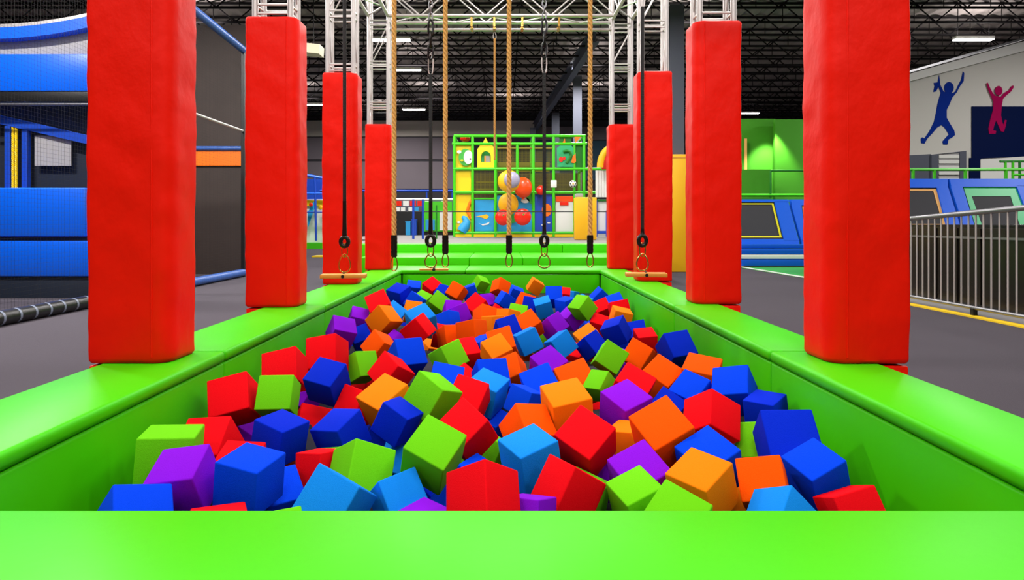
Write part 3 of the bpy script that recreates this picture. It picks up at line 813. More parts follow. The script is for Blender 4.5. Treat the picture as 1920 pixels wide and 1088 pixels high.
# painted animals and plants on the lower panels
MB().path([P(u,v,D+.04) for u,v in((866,434),(872,424),(875,416),(871,409),(868,408))],[.16,.16,.12,.08,.06],10).build('blue_animal','sky_plastic',pf,smooth=True)
disc(869.5,408.5,4,4,.02,'sky_plastic','animal_head'); disc(874,413,1.4,2.4,.0,'white','animal_tusk'); disc(860,417,2.8,2,.03,'white','flower')
MB().path([P(u,v,D+.04) for u,v in((884,376),(880,384),(876,396),(880,403),(884,410))],.05,8).build('orange_snake','orange_v',pf,smooth=True)
MB().poly([P(u,v,D+.05) for u,v in((891,406),(904,404),(912,402),(917,406),(912,411),(900,407))],(0,.02,0)).build('yellow_fish','amber',pf)
MB().poly([P(u,v,D+.05) for u,v in((897,418),(903,421),(912,419),(918,416),(916,421),(905,423))],(0,.02,0)).build('pale_fish','white',pf)
disc(957,410,15,9,.04,'leaf','orchard_bush',.02); disc(985,376,8,5,.04,'white','orchard_cloud',.02)
MB().poly([P(u,v,D+.04) for u,v in((979,362),(998,364),(998,385),(986,372))],(0,.02,0)).build('orchard_leaf','leaf',pf)
disc(1025,394,9,12,.04,'orange_v','fruit_patch',.02); disc(1018,422,3,1.3,.03,'white','wave_patch',.02); disc(1029,418,3,1.2,.03,'white','wave_patch',.02)
MB().box((X(856,D),D+.08,Z(269,D)),(X(884,D),D+.42,Z(267.2,D))).build('shelf','green_pipe',pf)
settle(pf)
# big round play shapes hung on the frame
def ball(name,label,u,v,r,m_,cat='play ball',sc=(1,1,1),y=-.3,extra=None):
    c=P(u,v,D+y); rr=r*(D+y)/F
    t=thing(name,label,cat,c)
    MB().sphere((0,0,0),rr,sc).build('shell',m_,t,smooth=True)
    if y<0: MB().tube((0,rr*.5*sc[1],0),(0,-y-.05,0),.03,8).build('hanging_mount','galv',t,smooth=True)
    if extra: extra(t,rr)
    return t
def ring_extra(t,rr):
    MB().sphere((.09,-rr*.55,.03),rr*.72,(1,.7,1)).build('grey_dome','ball_grey',t,smooth=True)
def stalk(t,rr): MB().tube((0,-rr*.9,rr*.2),(rr*.15,-rr*1.0,rr*.35),.02,6).build('stalk','leaf',t,smooth=True)
ball('play_sphere','yellow bubble with a grey dome, upper of the round shapes on the climbing frame',954,340,21,'amber',extra=ring_extra,sc=(1,.6,1),y=-.95)
ball('play_sphere','red-orange balloon shape right of the grey domed bubble',981,352,17,'red_orange',sc=(1,.8,1.15),y=-.34,extra=lambda t,rr:MB().tube((0,0,-rr*1.14),(0,0,-rr*1.28),.03,8,.05).build('knot','red_orange',t,smooth=True))
ball('play_sphere','yellow pear-shaped bubble in the middle of the climbing frame',953,383,19,'amber',sc=(1,.6,1.1),y=-.30,extra=lambda t,rr:MB().poly([Vector((-rr*.25,-rr*.62,-rr*.3)),Vector((rr*.25,-rr*.62,-rr*.3)),Vector((0,-rr*.6,-rr*.7))],(0,.03,0)).build('beak','red_orange',t))
ball('play_sphere','red apple disc left of the middle rope, low on the climbing frame',943,408,15,'red_plastic',sc=(1,.45,1),y=-.74,extra=stalk)
ball('play_sphere','red apple disc right of the middle rope, low on the climbing frame',980,407,16,'red_plastic',sc=(1,.45,1),y=-.74,extra=stalk)
ball('play_sphere','small red dome behind the right black strap on the climbing frame',1014,357,9,'red_plastic',sc=(1,.8,1),y=-.20)
ball('play_cherry','red cherry-shaped ornament on top of the climbing frame at its left',872,260,8.5,'red_plastic',sc=(1.15,.8,.75),y=.24,cat='ornament',extra=lambda t,rr:MB().sphere((rr*.5,-.1,0),rr*.55,(1,.8,1)).build('second_cherry','red_plastic',t,smooth=True))
def patches(t,rr):
    for k in range(6):
        a=k*PI/3; d=Vector((math.cos(a)*.75,-.62,math.sin(a)*.75)).normalized()
        MB().sphere(d*rr*.86,rr*.24,(1,1,1),10,6).build('patch','black',t,smooth=True)
    MB().sphere((0,-rr*.85,0),rr*.26,(1,1,1),10,6).build('patch','amber',t,smooth=True)
ball('play_football','white and black football fixed in the right of the climbing frame',1074,345,6.8,'white',y=-.19,extra=patches)
t=thing('padded_joint','pale padded joint block on the climbing frame upright beside the football','pad',P(1038,345,D-.12))
MB().box((-.09,-.05,-.11),(.09,.05,.11),.015).build('block','white',t,smooth=True)
# slide and white screens right of the frame
D=18.8
sl_=thing('tube_slide','orange and red slide mouth peeping out left of the far right column','slide',P(1140,316,D))
q=MB()
pts=[]
for k in range(17):
    a=PI-PI*k/16; pts.append(P(1147+22*math.cos(a),314-36*math.sin(a)*1.0,D))
q.path(pts,.10,10); q.build('rim','amber',sl_,smooth=True)
MB().poly([P(1147+19*math.cos(PI-PI*k/16),317-36*math.sin(PI-PI*k/16),D+.25) for k in range(17)],(0,.1,0)).build('inside','red_plastic',sl_)
settle(sl_)
D=19.2
ws=thing('white_screen','white curtain and mesh screens right of the climbing frame, with blue posts','screen',(X(1140,D),D,.8))
q=MB()
for k in range(9): 
    u=1120+5.5*k; q.tube(P(u,320,D),P(u,370,D),.055,8)
q.build('curtain','white',ws,smooth=True)
MB().box(P(1119,437,D+.05),P(1200,376,D+.08)).build('mesh_panel','white',ws)
MB().tube(P(1118,376,D),P(1200,376,D),.03,8).build('rail','dkgreen',ws,smooth=True)
for u in(1118,1138,1160): MB().tube(P(u,395 if u>1120 else 376,D-.03),P(u,444,D-.03),.035,8).build('post','royal',ws,smooth=True)
MB().box(P(1119,438,D-.03),P(1200,433,D+.02)).build('foot_board','royal',ws)
settle(ws)
# guard rail before the platform's play area
D=17.6
gr=thing('cable_railing','thin black cable railing with blue posts across the platform before the climbing frame','railing',(0,D,.8))
MB().tube(P(700,397,D),P(1078,397,D),.014,8).build('cable','black',gr,smooth=True)
MB().tube(P(1119,397,D),P(1165,397,D),.014,8).build('cable','black',gr,smooth=True)
for u in(775,793): MB().tube(P(u,374,D),(X(u,D),D,.8),.032,8).build('post','royal',gr,smooth=True)
MB().tube(P(818.5,385,D),(X(818.5,D),D,.8),.02,8).build('post','dkgreen',gr,smooth=True)
settle(gr)
# prize counter
D=23.5
pc=thing('prize_counter','dark prize counter with red and white signs, left of the climbing frame','counter',(X(800,D),D,.8))
MB().box((X(700,D),D,.797),(X(850,D),D+.7,Z(398,D))).build('counter_body','black',pc)
MB().box((X(700,D),D+.7,.797),(X(850,D),D+.8,Z(372,D))).build('back_panel','steel_grey',pc)
MB().tube((X(690,D),D,Z(374,D)),(X(850,D),D,Z(374,D)),.035,8).build('canopy_rail','white',pc,smooth=True)
for k,(u,m_) in enumerate(((742,'red_plastic'),(756,'white'),(769,'red_plastic'),(783,'red_plastic'),(797,'white'),(828,'white'))):
    MB().box((X(u,D),D-.05,Z(386.5,D)),(X(u+11,D),D-.02,Z(377,D))).build('sign_board',m_,pc)
for u in(742,752,766,777,822,834): MB().box((X(u,D),D-.05,Z(396.5,D)),(X(u+8,D),D-.02,Z(389,D))).build('notice','white' if u%2==0 else 'sky_plastic',pc)
MB().box((X(795,D),D-.12,Z(434,D)),(X(848,D),D-.03,Z(378,D))).build('painted_panel','green_pipe',pc)
MB().box((X(825,D),D-.15,Z(432,D)),(X(848,D),D-.12,Z(396,D))).build('white_panel','white',pc)
MB().box((X(799,D),D-.16,Z(432,D)),(X(816,D),D-.12,Z(412,D))).build('blue_panel','sky_plastic',pc)
settle(pc)
for (u0,u1,v0,v1,m_,lab) in((760.5,769.5,415,432,'sky_plastic','small sky blue crate on the floor before the dark prize counter'),(771.5,780.5,411,430,'royal','small royal blue crate before the dark prize counter')):
    t=thing('crate',lab,'crate',(X((u0+u1)/2,D-.5),D-.4,.8),'crates before the prize counter')
    MB().box((X(u0,D-.5),D-.5,.8),(X(u1,D-.5),D-.25,Z(v0,D-.5)),.01).build('box_body',m_,t)
    MB().box((X(u0,D-.5)-.01,D-.51,Z(v0,D-.5)-.03),(X(u1,D-.5)+.01,D-.24,Z(v0,D-.5))).build('lid',m_,t); settle(t)
# blue rail on the back wall
D=30
t=thing('blue_railing','long blue hand rail along the foot of the back wall','railing',(X(700,D),D,0))
MB().tube(P(600,358,D),P(850,358,D),.05,8).build('top_rail','royal',t,smooth=True)
for u in(640,720,800,848): MB().tube(P(u,358,D),(X(u,D),D,0),.04,8).build('post','royal',t,smooth=True)
settle(t)
# toddler zone seen between the second and third left columns
D=31.0
tz=thing('toddler_zone','white and green play area with blue pipe frame between the left red columns','play structure',(X(595,D),D,0))
MB().box((X(540,D),D,0),(X(640,D),D+3,Z(456,D))).build('base_pad','green_pipe',tz)
MB().box((X(540,D),D+1.2,Z(456,D)),(X(640,D),D+1.3,Z(372,D))).build('white_screen','white',tz)
MB().box((X(540,D),D+1.1,Z(385,D)),(X(640,D),D+1.19,Z(374,D))).build('yellow_band','yellow',tz)
MB().poly([P(u,v,D+.9) for u,v in((577,428),(588,395),(592,382),(588,378),(577,398))],(0,.05,0)).build('blue_patch','sky_plastic',tz)
disc_=MB().sphere(P(583,384,D+.8),.1,(1,.4,1)).build('red_patch','red_plastic',tz,smooth=True)
MB().sphere(P(601,389,D+.8),.12,(1,.4,1)).build('flower_patch','amber',tz,smooth=True)
MB().tube(P(560,326,D+.2),P(640,340,D+.2),.07,8).build('blue_beam','blue_vinyl',tz,smooth=True)
MB().tube(P(560,363,D+.2),P(640,363,D+.2),.06,8).build('blue_beam','blue_vinyl',tz,smooth=True)
MB().tube(P(560,398,D+.2),P(640,398,D+.2),.025,8).build('blue_beam','royal',tz,smooth=True)
for u in(590.5,606): MB().tube(P(u,332,D+.2),(X(u,D),D+.2,Z(452,D)),.055 if u<600 else .04,8).build('blue_post','royal',tz,smooth=True)
MB().box((X(540,D),D+1.3,Z(372,D)),(X(640,D),D+1.4,Z(332,D))).build('blue_board','royal',tz)
settle(tz)
t=thing('floor_mat','thin yellow mat on the far left floor between the red columns','mat',P(600,483,1.21*F/63))
Dm=1.21*F/63; MB().box((X(584,Dm),Dm,0),(X(640,Dm),Dm+.6,.05),.01).build('mat_body','kerb_yellow',t); settle(t)

# ---------------------------------------------------------------- foam cubes
mk('gap_darkener',(14,16,34),.9)
mk('foam_R',(240,8,22),.8,bump=.25,bscale=75,var=.07,vscale=90,spec=.06)
mk('foam_B',(0,66,234),.8,bump=.25,bscale=75,var=.07,vscale=90,spec=.06)
mk('foam_D',(2,40,200),.8,bump=.25,bscale=75,var=.07,vscale=90,spec=.06)
mk('foam_S',(18,134,238),.8,bump=.25,bscale=75,var=.07,vscale=90,spec=.06)
mk('foam_G',(108,206,20),.8,bump=.25,bscale=75,var=.07,vscale=90,spec=.06)
mk('foam_O',(255,84,0),.8,bump=.25,bscale=75,var=.07,vscale=90,spec=.06)
mk('foam_A',(255,128,10),.8,bump=.25,bscale=75,var=.07,vscale=90,spec=.06)  # orange foam again, its top-lit tone painted into a lighter base colour
mk('foam_P',(132,14,214),.8,bump=.25,bscale=75,var=.07,vscale=90,spec=.06)
def foam_mesh(key):
    m=MB(); m.box((-.5,-.5,-.5),(.5,.5,.5),.035,3)
    o=m.build('foam_cube','foam_'+key,smooth=True)
    return o
CUBES=[
('G',-1.318,2.534,0.286,-0.030,-0.129,0.991,-0.024,0.206,'lime green foam cube in the left of the front third, left of a purple one'),
('P',-1.158,2.326,0.273,0.058,-0.020,0.977,0.203,0.175,'purple foam cube in front of a lime green one, right of a blue'),
('B',-1.207,2.091,0.225,-0.272,0.883,0.302,-0.236,0.183,'blue foam cube at the front border, left of a purple one'),
('B',-0.924,2.336,0.277,-0.063,0.131,0.988,0.052,0.175,'blue foam cube at the front border, right of a purple one'),
('O',-1.071,2.856,0.069,-0.113,0.053,0.991,0.044,0.195,'orange foam cube in the left of the front third, in front of a blue one'),
('B',-0.885,2.520,0.135,-0.274,0.420,0.852,0.148,0.154,'blue foam cube at the front border, left of a sky blue one'),
('R',-0.929,2.082,0.189,0.003,-0.206,0.973,-0.103,0.171,'mostly hidden red foam cube at the front border, right of a purple one'),
('G',-0.721,2.038,0.181,-0.064,-0.213,0.930,0.293,0.159,'lime green foam cube at the front border, left of a sky blue one'),
('S',-0.592,2.248,0.224,0.312,-0.415,0.770,0.371,0.184,'sky blue foam cube in front of a red one and a lime green'),
('G',-0.569,2.560,0.213,0.121,0.408,0.850,-0.310,0.188,'lime green foam cube behind a sky blue one, left of a sky blue'),
('S',-0.390,2.392,0.177,-0.439,0.841,0.306,-0.080,0.155,'sky blue foam cube in front of a sky blue one'),
('P',-0.275,2.229,0.144,-0.029,0.321,0.946,0.028,0.141,'purple foam cube right of a sky blue one, left of a blue'),
('G',-0.273,2.510,0.306,-0.149,0.193,0.923,0.297,0.181,'lime green foam cube behind a sky blue one, left of a red'),
('R',-0.166,2.943,0.254,0.257,-0.292,0.864,0.320,0.184,'red foam cube behind a lime green one, in front of a lime green'),
('D',-0.999,2.865,0.251,-0.101,0.217,0.970,0.033,0.171,'blue foam cube in the left of the front third, behind an orange one'),
('D',-0.758,3.001,0.219,0.105,0.235,0.954,0.156,0.175,'blue foam cube behind a lime green one and a red, right of a blue'),
('D',-0.514,3.112,0.250,-0.299,-0.024,0.685,-0.664,0.157,'blue foam cube behind a sky blue one, right of a lime green'),
('R',-1.283,2.801,0.226,0.004,-0.038,-0.326,0.945,0.194,'red foam cube in the left of the front third, left of a red one'),
('R',-1.081,2.635,0.195,-0.021,0.012,0.985,0.171,0.165,'red foam cube right of a red one and a purple'),
('R',-1.375,3.278,0.304,0.068,-0.123,0.876,0.462,0.199,'red foam cube behind a purple one, left of a lime green'),
('G',-1.155,3.293,0.321,-0.018,-0.031,0.866,0.499,0.175,'lime green foam cube in the left of the middle third, left of a purple one'),
('R',-1.287,3.789,0.332,0.093,-0.068,0.875,0.470,0.207,'red foam cube behind a lime green one, left of a red'),
('D',-0.996,3.632,0.313,-0.043,0.162,0.939,0.302,0.178,'almost fully exposed blue foam cube behind a purple one'),
('R',-1.120,3.754,-0.010,-0.209,-0.116,0.920,0.310,0.215,'red foam cube in front of a purple one, right of a blue'),
('R',-0.823,3.601,0.193,0.077,0.271,0.819,0.500,0.157,'red foam cube left of the bright orange cube, halfway up the left half'),
('A',-0.622,3.461,0.231,0.037,0.377,0.887,0.264,0.210,'orange foam cube in the left of the middle third, left of a lime green one'),
('G',-0.361,3.271,0.324,0.440,-0.240,0.765,0.405,0.186,'lime green foam cube in the left of the middle third, behind a lime green one'),
('R',-0.186,3.441,0.258,0.169,0.061,-0.400,0.899,0.181,'red foam cube behind a red one, in front of a red and a blue'),
('S',-0.092,3.662,0.243,-0.125,0.212,0.960,0.131,0.181,'sky blue foam cube in the centre of the middle third, behind a blue one'),
('B',-0.075,3.945,0.252,-0.068,-0.127,0.887,0.439,0.189,'blue foam cube behind a sky blue one and a blue, right of a red'),
('B',-0.081,3.673,0.050,-0.131,0.247,0.949,0.147,0.166,'blue foam cube in front of a sky blue one, right of a red'),
('B',-0.648,4.322,0.306,0.868,0.423,0.120,0.230,0.195,'blue foam cube in the left of the middle third, in front of a purple one'),
('R',-0.704,4.032,0.266,0.388,-0.209,0.831,0.339,0.179,'red foam cube in front of an orange one, right of a red'),
('G',-0.961,4.329,0.237,0.790,0.438,0.265,0.338,0.174,'lime green foam cube behind a red one, in front of an orange and a blue'),
('O',-0.945,4.904,0.262,0.392,-0.171,0.819,0.383,0.176,'orange foam cube behind a lime green one, in front of a red'),
('A',-1.029,5.544,0.368,0.383,-0.139,0.751,0.520,0.196,'orange foam cube behind a purple one, left of a sky blue'),
('P',-1.336,5.284,0.310,0.932,0.233,0.189,0.202,0.192,'purple foam cube in front of a purple one, left of a purple'),
('D',-1.217,5.500,0.223,0.087,-0.238,0.891,0.377,0.162,'blue foam cube in front of a purple one, left of a red'),
('R',-1.151,4.199,0.349,0.117,0.005,0.846,0.520,0.208,'red foam cube in front of a purple one, left of a lime green'),
('R',-1.393,6.377,0.154,-0.060,-0.160,0.901,0.399,0.215,'red foam cube against the left pit wall, left of an orange one'),
('P',-1.398,6.177,0.289,-0.176,-0.113,0.945,0.252,0.168,'purple foam cube behind a purple one, right of a purple'),
('R',-1.191,6.189,0.417,0.154,-0.159,0.884,0.412,0.202,'red foam cube behind an orange one, left of a sky blue'),
('D',-1.223,7.540,0.365,0.161,0.202,0.529,0.809,0.208,'blue foam cube behind a sky blue one and an orange, right of a red'),
('S',-1.106,6.417,0.293,-0.308,0.079,0.928,0.192,0.185,'sky blue foam cube left of an orange one and a sky blue'),
('B',-1.018,7.406,0.305,-0.168,0.240,0.731,0.616,0.181,'blue foam cube behind an orange one, right of a blue, left of a lime green'),
('A',-0.961,6.803,0.272,-0.116,-0.074,0.900,0.414,0.175,'orange foam cube right of a sky blue one, left of a sky blue'),
('B',-1.228,8.785,0.308,-0.070,-0.029,0.970,0.230,0.185,'blue foam cube right of a blue one, left of a lime green and a red'),
('R',-0.965,8.703,0.335,-0.188,0.308,0.874,0.326,0.196,'red foam cube at the far end of the pit, behind a lime green one'),
('D',-0.780,8.445,0.285,0.030,0.283,0.879,0.383,0.177,'blue foam cube at the far end of the pit, right of a red one'),
('O',-0.593,8.231,0.331,-0.051,0.297,0.800,0.519,0.189,'leftmost of the three orange foam cubes along the far pit wall'),
('G',-0.743,7.266,0.305,-0.271,0.151,0.854,0.418,0.186,'lime green foam cube right of a lime green one, left of a purple'),
('G',-0.994,7.896,0.262,-0.161,0.205,0.939,0.223,0.171,'mostly hidden lime green foam cube in the left of the back third'),
('G',-0.331,9.601,0.312,0.787,-0.518,-0.004,0.336,0.175,'lime green foam cube at the far end of the pit, behind a purple one'),
('O',-0.034,8.366,0.376,0.333,0.280,0.817,0.379,0.180,'orange foam cube at the far end of the pit, right of a purple one'),
('B',0.173,8.694,0.258,0.765,-0.613,0.095,0.176,0.168,'blue foam cube at the far end of the pit, behind an orange one'),
('A',0.462,9.181,0.312,0.723,-0.630,0.152,0.239,0.186,'orange foam cube at the far end of the pit, behind an orange one'),
('O',0.263,7.701,0.243,-0.173,0.035,0.876,0.449,0.193,'mostly hidden orange foam cube behind a lime green one'),
('D',0.344,7.454,0.270,0.179,0.269,0.721,0.613,0.170,'blue foam cube right of a lime green one, left of a sky blue'),
('B',0.612,7.690,0.329,0.017,0.012,0.911,0.412,0.194,'blue foam cube behind a sky blue one and a blue, left of a red'),
('S',0.452,7.099,0.284,0.117,0.082,0.802,-0.579,0.179,'sky blue foam cube in the right of the back third, behind a purple one'),
('B',0.714,7.279,0.275,0.307,0.283,0.579,0.700,0.175,'blue foam cube behind a purple one, right of a blue'),
('R',0.770,8.207,0.281,0.020,0.067,0.533,0.843,0.176,'red foam cube at the far end of the pit, behind a blue one'),
('G',0.779,6.276,0.387,0.176,0.429,0.828,0.315,0.179,'lime green foam cube in front of a sky blue one'),
('S',0.953,7.607,0.250,-0.106,0.320,0.919,0.204,0.167,'sky blue foam cube behind a lime green one, left of a blue'),
('B',1.208,7.952,0.293,0.708,-0.592,-0.300,-0.242,0.181,'blue foam cube behind a red one, right of a lime green, left of a blue'),
('B',1.306,7.392,0.282,0.157,-0.027,0.955,0.250,0.178,'mostly hidden blue foam cube against the right pit wall'),
('R',1.120,7.177,0.252,0.198,-0.050,0.918,0.339,0.168,'red foam cube in the right of the back third, left of a red one'),
('R',1.203,6.601,0.313,0.595,-0.797,-0.072,-0.066,0.190,'red foam cube in the right of the back third, right of a red one'),
('A',1.154,6.285,0.284,0.763,-0.636,0.070,0.095,0.181,'orange foam cube in the right of the back third, right of a red one'),
('R',0.939,6.281,0.217,-0.083,0.183,0.942,0.268,0.155,'red foam cube in the right of the back third, right of an orange one'),
('P',0.680,6.427,0.256,0.158,0.464,0.830,0.266,0.171,'purple foam cube in front of a lime green one, left of a lime green'),
('P',0.465,5.875,0.268,-0.361,0.274,0.846,0.280,0.176,'purple foam cube behind a sky blue one, in front of a sky blue'),
('A',0.716,5.335,0.246,0.045,0.565,0.760,0.318,0.169,'orange foam cube in front of a purple one, right of a sky blue'),
('B',0.878,6.460,0.074,-0.193,-0.031,0.953,0.231,0.215,'blue foam cube in the right of the back third, right of a purple one'),
('D',0.702,5.086,0.242,-0.343,0.297,0.837,0.305,0.159,'blue foam cube in the right of the middle third, left of a lime green one'),
('D',0.952,5.384,0.304,0.318,0.010,0.581,0.749,0.181,'blue foam cube behind a lime green one, right of a red, left of a red'),
('G',0.743,4.458,0.270,0.508,-0.723,-0.395,-0.251,0.177,'lime green foam cube behind a lime green one, left of a purple'),
('G',0.585,3.828,0.239,0.360,-0.187,-0.321,0.856,0.136,'lime green foam cube in front of a lime green one, right of an orange'),
('O',0.983,4.604,0.254,0.381,-0.014,-0.528,0.759,0.176,'orange foam cube in the right of the middle third, right of a lime green one'),
('R',1.188,5.346,0.233,0.985,0.164,-0.040,0.034,0.163,'red foam cube between two blue ones near the right wall, behind an orange cube'),
('D',1.166,5.565,0.248,0.133,0.034,0.915,0.380,0.172,'blue foam cube behind an orange one, right of an orange, left of a red'),
('D',1.244,4.595,0.306,0.893,0.428,0.007,0.142,0.195,'dark blue foam cube leaning by the right pit wall behind two orange cubes'),
('O',0.967,3.930,0.257,-0.145,0.336,0.878,0.309,0.182,'orange foam cube in front of an orange one, right of a red and an orange'),
('R',0.721,3.595,0.275,-0.172,0.236,0.922,0.253,0.186,'red foam cube in the right of the middle third, behind a purple one'),
('O',1.187,3.827,0.288,-0.013,0.243,0.954,0.177,0.201,'orange foam cube closest to the right pit wall, behind two big blue cubes'),
('B',1.070,3.615,0.248,0.045,0.420,0.837,0.348,0.170,'blue foam cube between orange cubes and the larger blue one at the right wall'),
('B',1.276,3.522,0.289,0.183,0.214,0.913,0.296,0.195,'large blue foam cube right of another blue one, behind a red cube, near right wall'),
('R',0.997,3.061,0.273,0.403,0.297,0.816,0.289,0.188,'red foam cube behind a lime green one and a blue, right of an orange'),
('O',0.697,2.785,0.291,-0.074,0.545,0.765,0.336,0.201,'orange foam cube behind a purple one, right of a purple, left of a red'),
('P',0.630,3.290,0.257,-0.087,0.468,0.860,0.183,0.190,'purple foam cube behind an orange one, right of a lime green'),
('A',0.312,3.139,0.301,0.977,0.156,-0.060,0.129,0.200,'orange foam cube in front of an orange one, left of a lime green'),
('O',0.463,4.053,0.189,-0.153,0.555,0.755,0.315,0.210,'orange foam cube right of a purple one, left of a lime green'),
('B',0.222,3.707,0.253,0.140,-0.120,0.934,0.306,0.186,'blue foam cube in the centre of the middle third, in front of a purple one'),
('P',0.298,4.199,0.262,-0.140,0.421,0.856,0.265,0.182,'purple foam cube left of a sky blue one'),
('B',0.116,3.489,0.242,0.503,-0.282,0.744,0.338,0.143,'blue foam cube right of a sky blue one and a blue, left of a blue'),
('O',0.118,3.023,0.235,-0.308,0.905,0.233,-0.177,0.177,'orange foam cube behind a sky blue one, left of a red'),
('R',0.362,2.794,0.253,-0.069,0.359,0.865,0.344,0.191,'red foam cube in front of a purple one, right of a sky blue'),
('S',0.114,2.671,0.226,0.003,0.497,0.858,0.133,0.186,'sky blue foam cube right of a red one, left of a red'),
('R',-0.067,2.171,0.279,0.141,0.309,0.887,-0.311,0.180,'red foam cube left of a sky blue one and a purple'),
('R',0.246,2.415,0.204,0.436,-0.251,-0.407,0.763,0.173,'red foam cube at the front border, left of a lime green one'),
('G',0.317,2.610,0.084,-0.104,0.294,0.950,0.015,0.170,'lime green foam cube in front of a purple one and a red'),
('P',0.558,2.602,0.171,-0.078,0.528,0.798,0.280,0.186,'purple foam cube behind a lime green one, right of a purple'),
('G',0.495,2.354,0.188,0.021,0.565,0.803,0.186,0.155,'lime green foam cube right of a lime green one, left of a lime green'),
('G',0.582,2.148,0.197,-0.035,0.349,0.888,0.298,0.174,'lime green foam cube right of a purple one, left of an orange'),
('A',0.741,2.381,0.229,0.051,0.425,0.885,0.184,0.178,'orange foam cube at the front border, right of a lime green one'),
('O',0.997,2.441,0.211,0.183,0.128,0.891,0.396,0.165,'orange foam cube behind an orange one, in front of a lime green'),
('B',1.220,2.495,0.233,0.024,0.584,0.777,0.235,0.166,'blue foam cube in the right of the front third, right of a sky blue one'),
('D',1.227,2.764,0.259,0.916,0.395,-0.047,-0.048,0.215,'blue foam cube in the right of the front third, right of a lime green one'),
('G',1.210,3.008,0.173,0.294,0.271,0.815,0.419,0.165,'lime green foam cube behind an orange one, in front of a red'),
('B',0.846,2.626,0.222,-0.015,0.524,0.816,0.244,0.186,'blue foam cube in the right of the front third, left of a lime green one'),
('S',0.962,2.208,0.177,0.396,-0.329,-0.180,0.838,0.167,'sky blue foam cube at the front border, right of an orange one'),
('R',1.252,2.292,0.169,0.225,0.668,0.708,-0.049,0.162,'red foam cube in the front right corner of the pit'),
('D',1.359,3.304,0.238,0.315,0.246,0.591,0.700,0.163,'blue foam cube against the right pit wall, behind a lime green one and a blue'),
('A',0.597,3.071,0.172,0.295,0.177,0.630,0.697,0.141,'mostly hidden orange foam cube behind a purple one'),
('D',0.899,3.543,0.176,-0.165,0.300,0.888,0.306,0.155,'blue foam cube in the right of the middle third, right of a purple one'),
('B',-0.337,3.707,0.269,-0.116,-0.004,0.947,0.299,0.184,'blue foam cube behind a lime green one and a red, left of a red'),
('R',-0.262,4.193,0.181,-0.241,0.251,0.901,0.260,0.141,'red foam cube showing only a corner between blue cubes at the centre of the pit'),
('G',-0.384,4.521,0.263,0.754,0.513,0.128,0.390,0.178,'lime green foam cube behind a blue one and a red, in front of an orange'),
('B',-0.146,4.951,0.225,0.391,0.140,0.583,0.698,0.210,'mostly hidden blue foam cube right of an orange one and a red'),
('A',-0.046,4.476,0.308,-0.185,0.453,0.817,0.306,0.167,'orange foam cube in the centre of the middle third, right of a red one'),
('O',0.056,4.176,0.234,-0.018,-0.225,-0.369,0.901,0.175,'orange foam cube in front of an orange one, right of a sky blue'),
('O',-0.004,4.734,0.312,0.117,-0.083,0.902,0.407,0.186,'orange foam cube in the centre of the middle third, left of a sky blue one'),
('S',0.198,5.152,0.264,0.655,-0.719,-0.220,-0.070,0.176,'sky blue foam cube behind a purple one, left of a lime green'),
('S',0.460,5.074,0.249,0.609,-0.719,-0.325,-0.076,0.170,'sky blue foam cube in front of a purple one'),
('O',0.236,5.743,0.295,-0.118,0.494,0.770,0.387,0.185,'orange foam cube in front of a lime green one, left of a purple'),
('D',0.041,5.552,0.286,0.034,-0.192,0.864,0.463,0.182,'blue foam cube in the centre of the back third, behind a sky blue one'),
('G',0.150,6.525,0.265,-0.027,0.120,0.905,0.408,0.184,'lime green foam cube behind an orange one, right of an orange'),
('O',-0.179,6.381,0.277,0.156,0.444,0.836,-0.282,0.183,'orange foam cube in the centre of the back third, left of a red one'),
('A',0.048,6.283,0.279,0.267,0.281,0.746,0.542,0.172,'orange foam cube left of a lime green one and an orange'),
('O',-0.256,5.319,0.305,0.120,-0.256,-0.594,0.753,0.190,'orange foam cube in front of a purple one and an orange'),
('A',-0.097,6.160,0.244,0.303,0.249,0.678,0.622,0.158,'small orange foam cube among four other orange cubes at the middle of the pit'),
('O',-0.454,5.482,0.241,0.819,0.506,0.170,0.210,0.168,'orange foam cube behind a lime green one, right of a sky blue'),
('R',-0.280,4.741,0.246,-0.030,-0.204,0.932,0.297,0.171,'red foam cube in the centre of the middle third, in front of an orange one'),
('R',-0.707,5.345,0.320,0.696,0.374,0.219,0.572,0.189,'red foam cube in front of a sky blue one, left of a red'),
('S',-0.720,5.634,0.346,-0.129,0.449,0.840,0.275,0.207,'sky blue foam cube behind a red one, in front of a lime green'),
('B',-0.536,6.344,0.245,0.306,0.090,0.783,0.533,0.167,'blue foam cube behind an orange one, left of a purple'),
('P',-0.444,6.574,0.281,0.618,-0.753,-0.225,-0.031,0.179,'purple foam cube right of a blue one and a purple'),
('P',-0.539,6.842,0.274,-0.093,-0.098,0.898,0.418,0.176,'purple foam cube in front of an orange one, left of a purple'),
('R',-0.273,6.852,0.319,-0.022,0.430,0.801,0.415,0.192,'red foam cube behind an orange one, left of a purple'),
('B',-0.434,8.454,0.301,0.721,-0.674,-0.139,-0.087,0.189,'blue foam cube at the far wall, right of the leftmost far orange cube'),
('P',-0.198,8.498,0.151,0.070,0.008,0.921,0.382,0.196,'purple foam cube at the far end of the pit'),
('B',0.025,7.337,0.328,0.681,0.640,0.347,-0.080,0.160,'blue foam cube in the centre of the back third, left of a lime green one'),
('R',-0.042,7.640,0.158,-0.257,0.040,0.913,0.315,0.182,'red foam cube in the centre of the back third, left of a blue one'),
('P',-0.922,5.419,0.196,-0.263,0.084,0.953,0.123,0.152,'purple foam cube in front of an orange one, right of an orange'),
('R',-0.554,5.776,0.194,-0.121,-0.018,0.957,0.265,0.157,'red foam cube left of a lime green one and an orange'),
('P',0.093,2.243,0.178,0.199,0.174,0.780,0.567,0.142,'purple foam cube in front of a sky blue one, right of a red'),
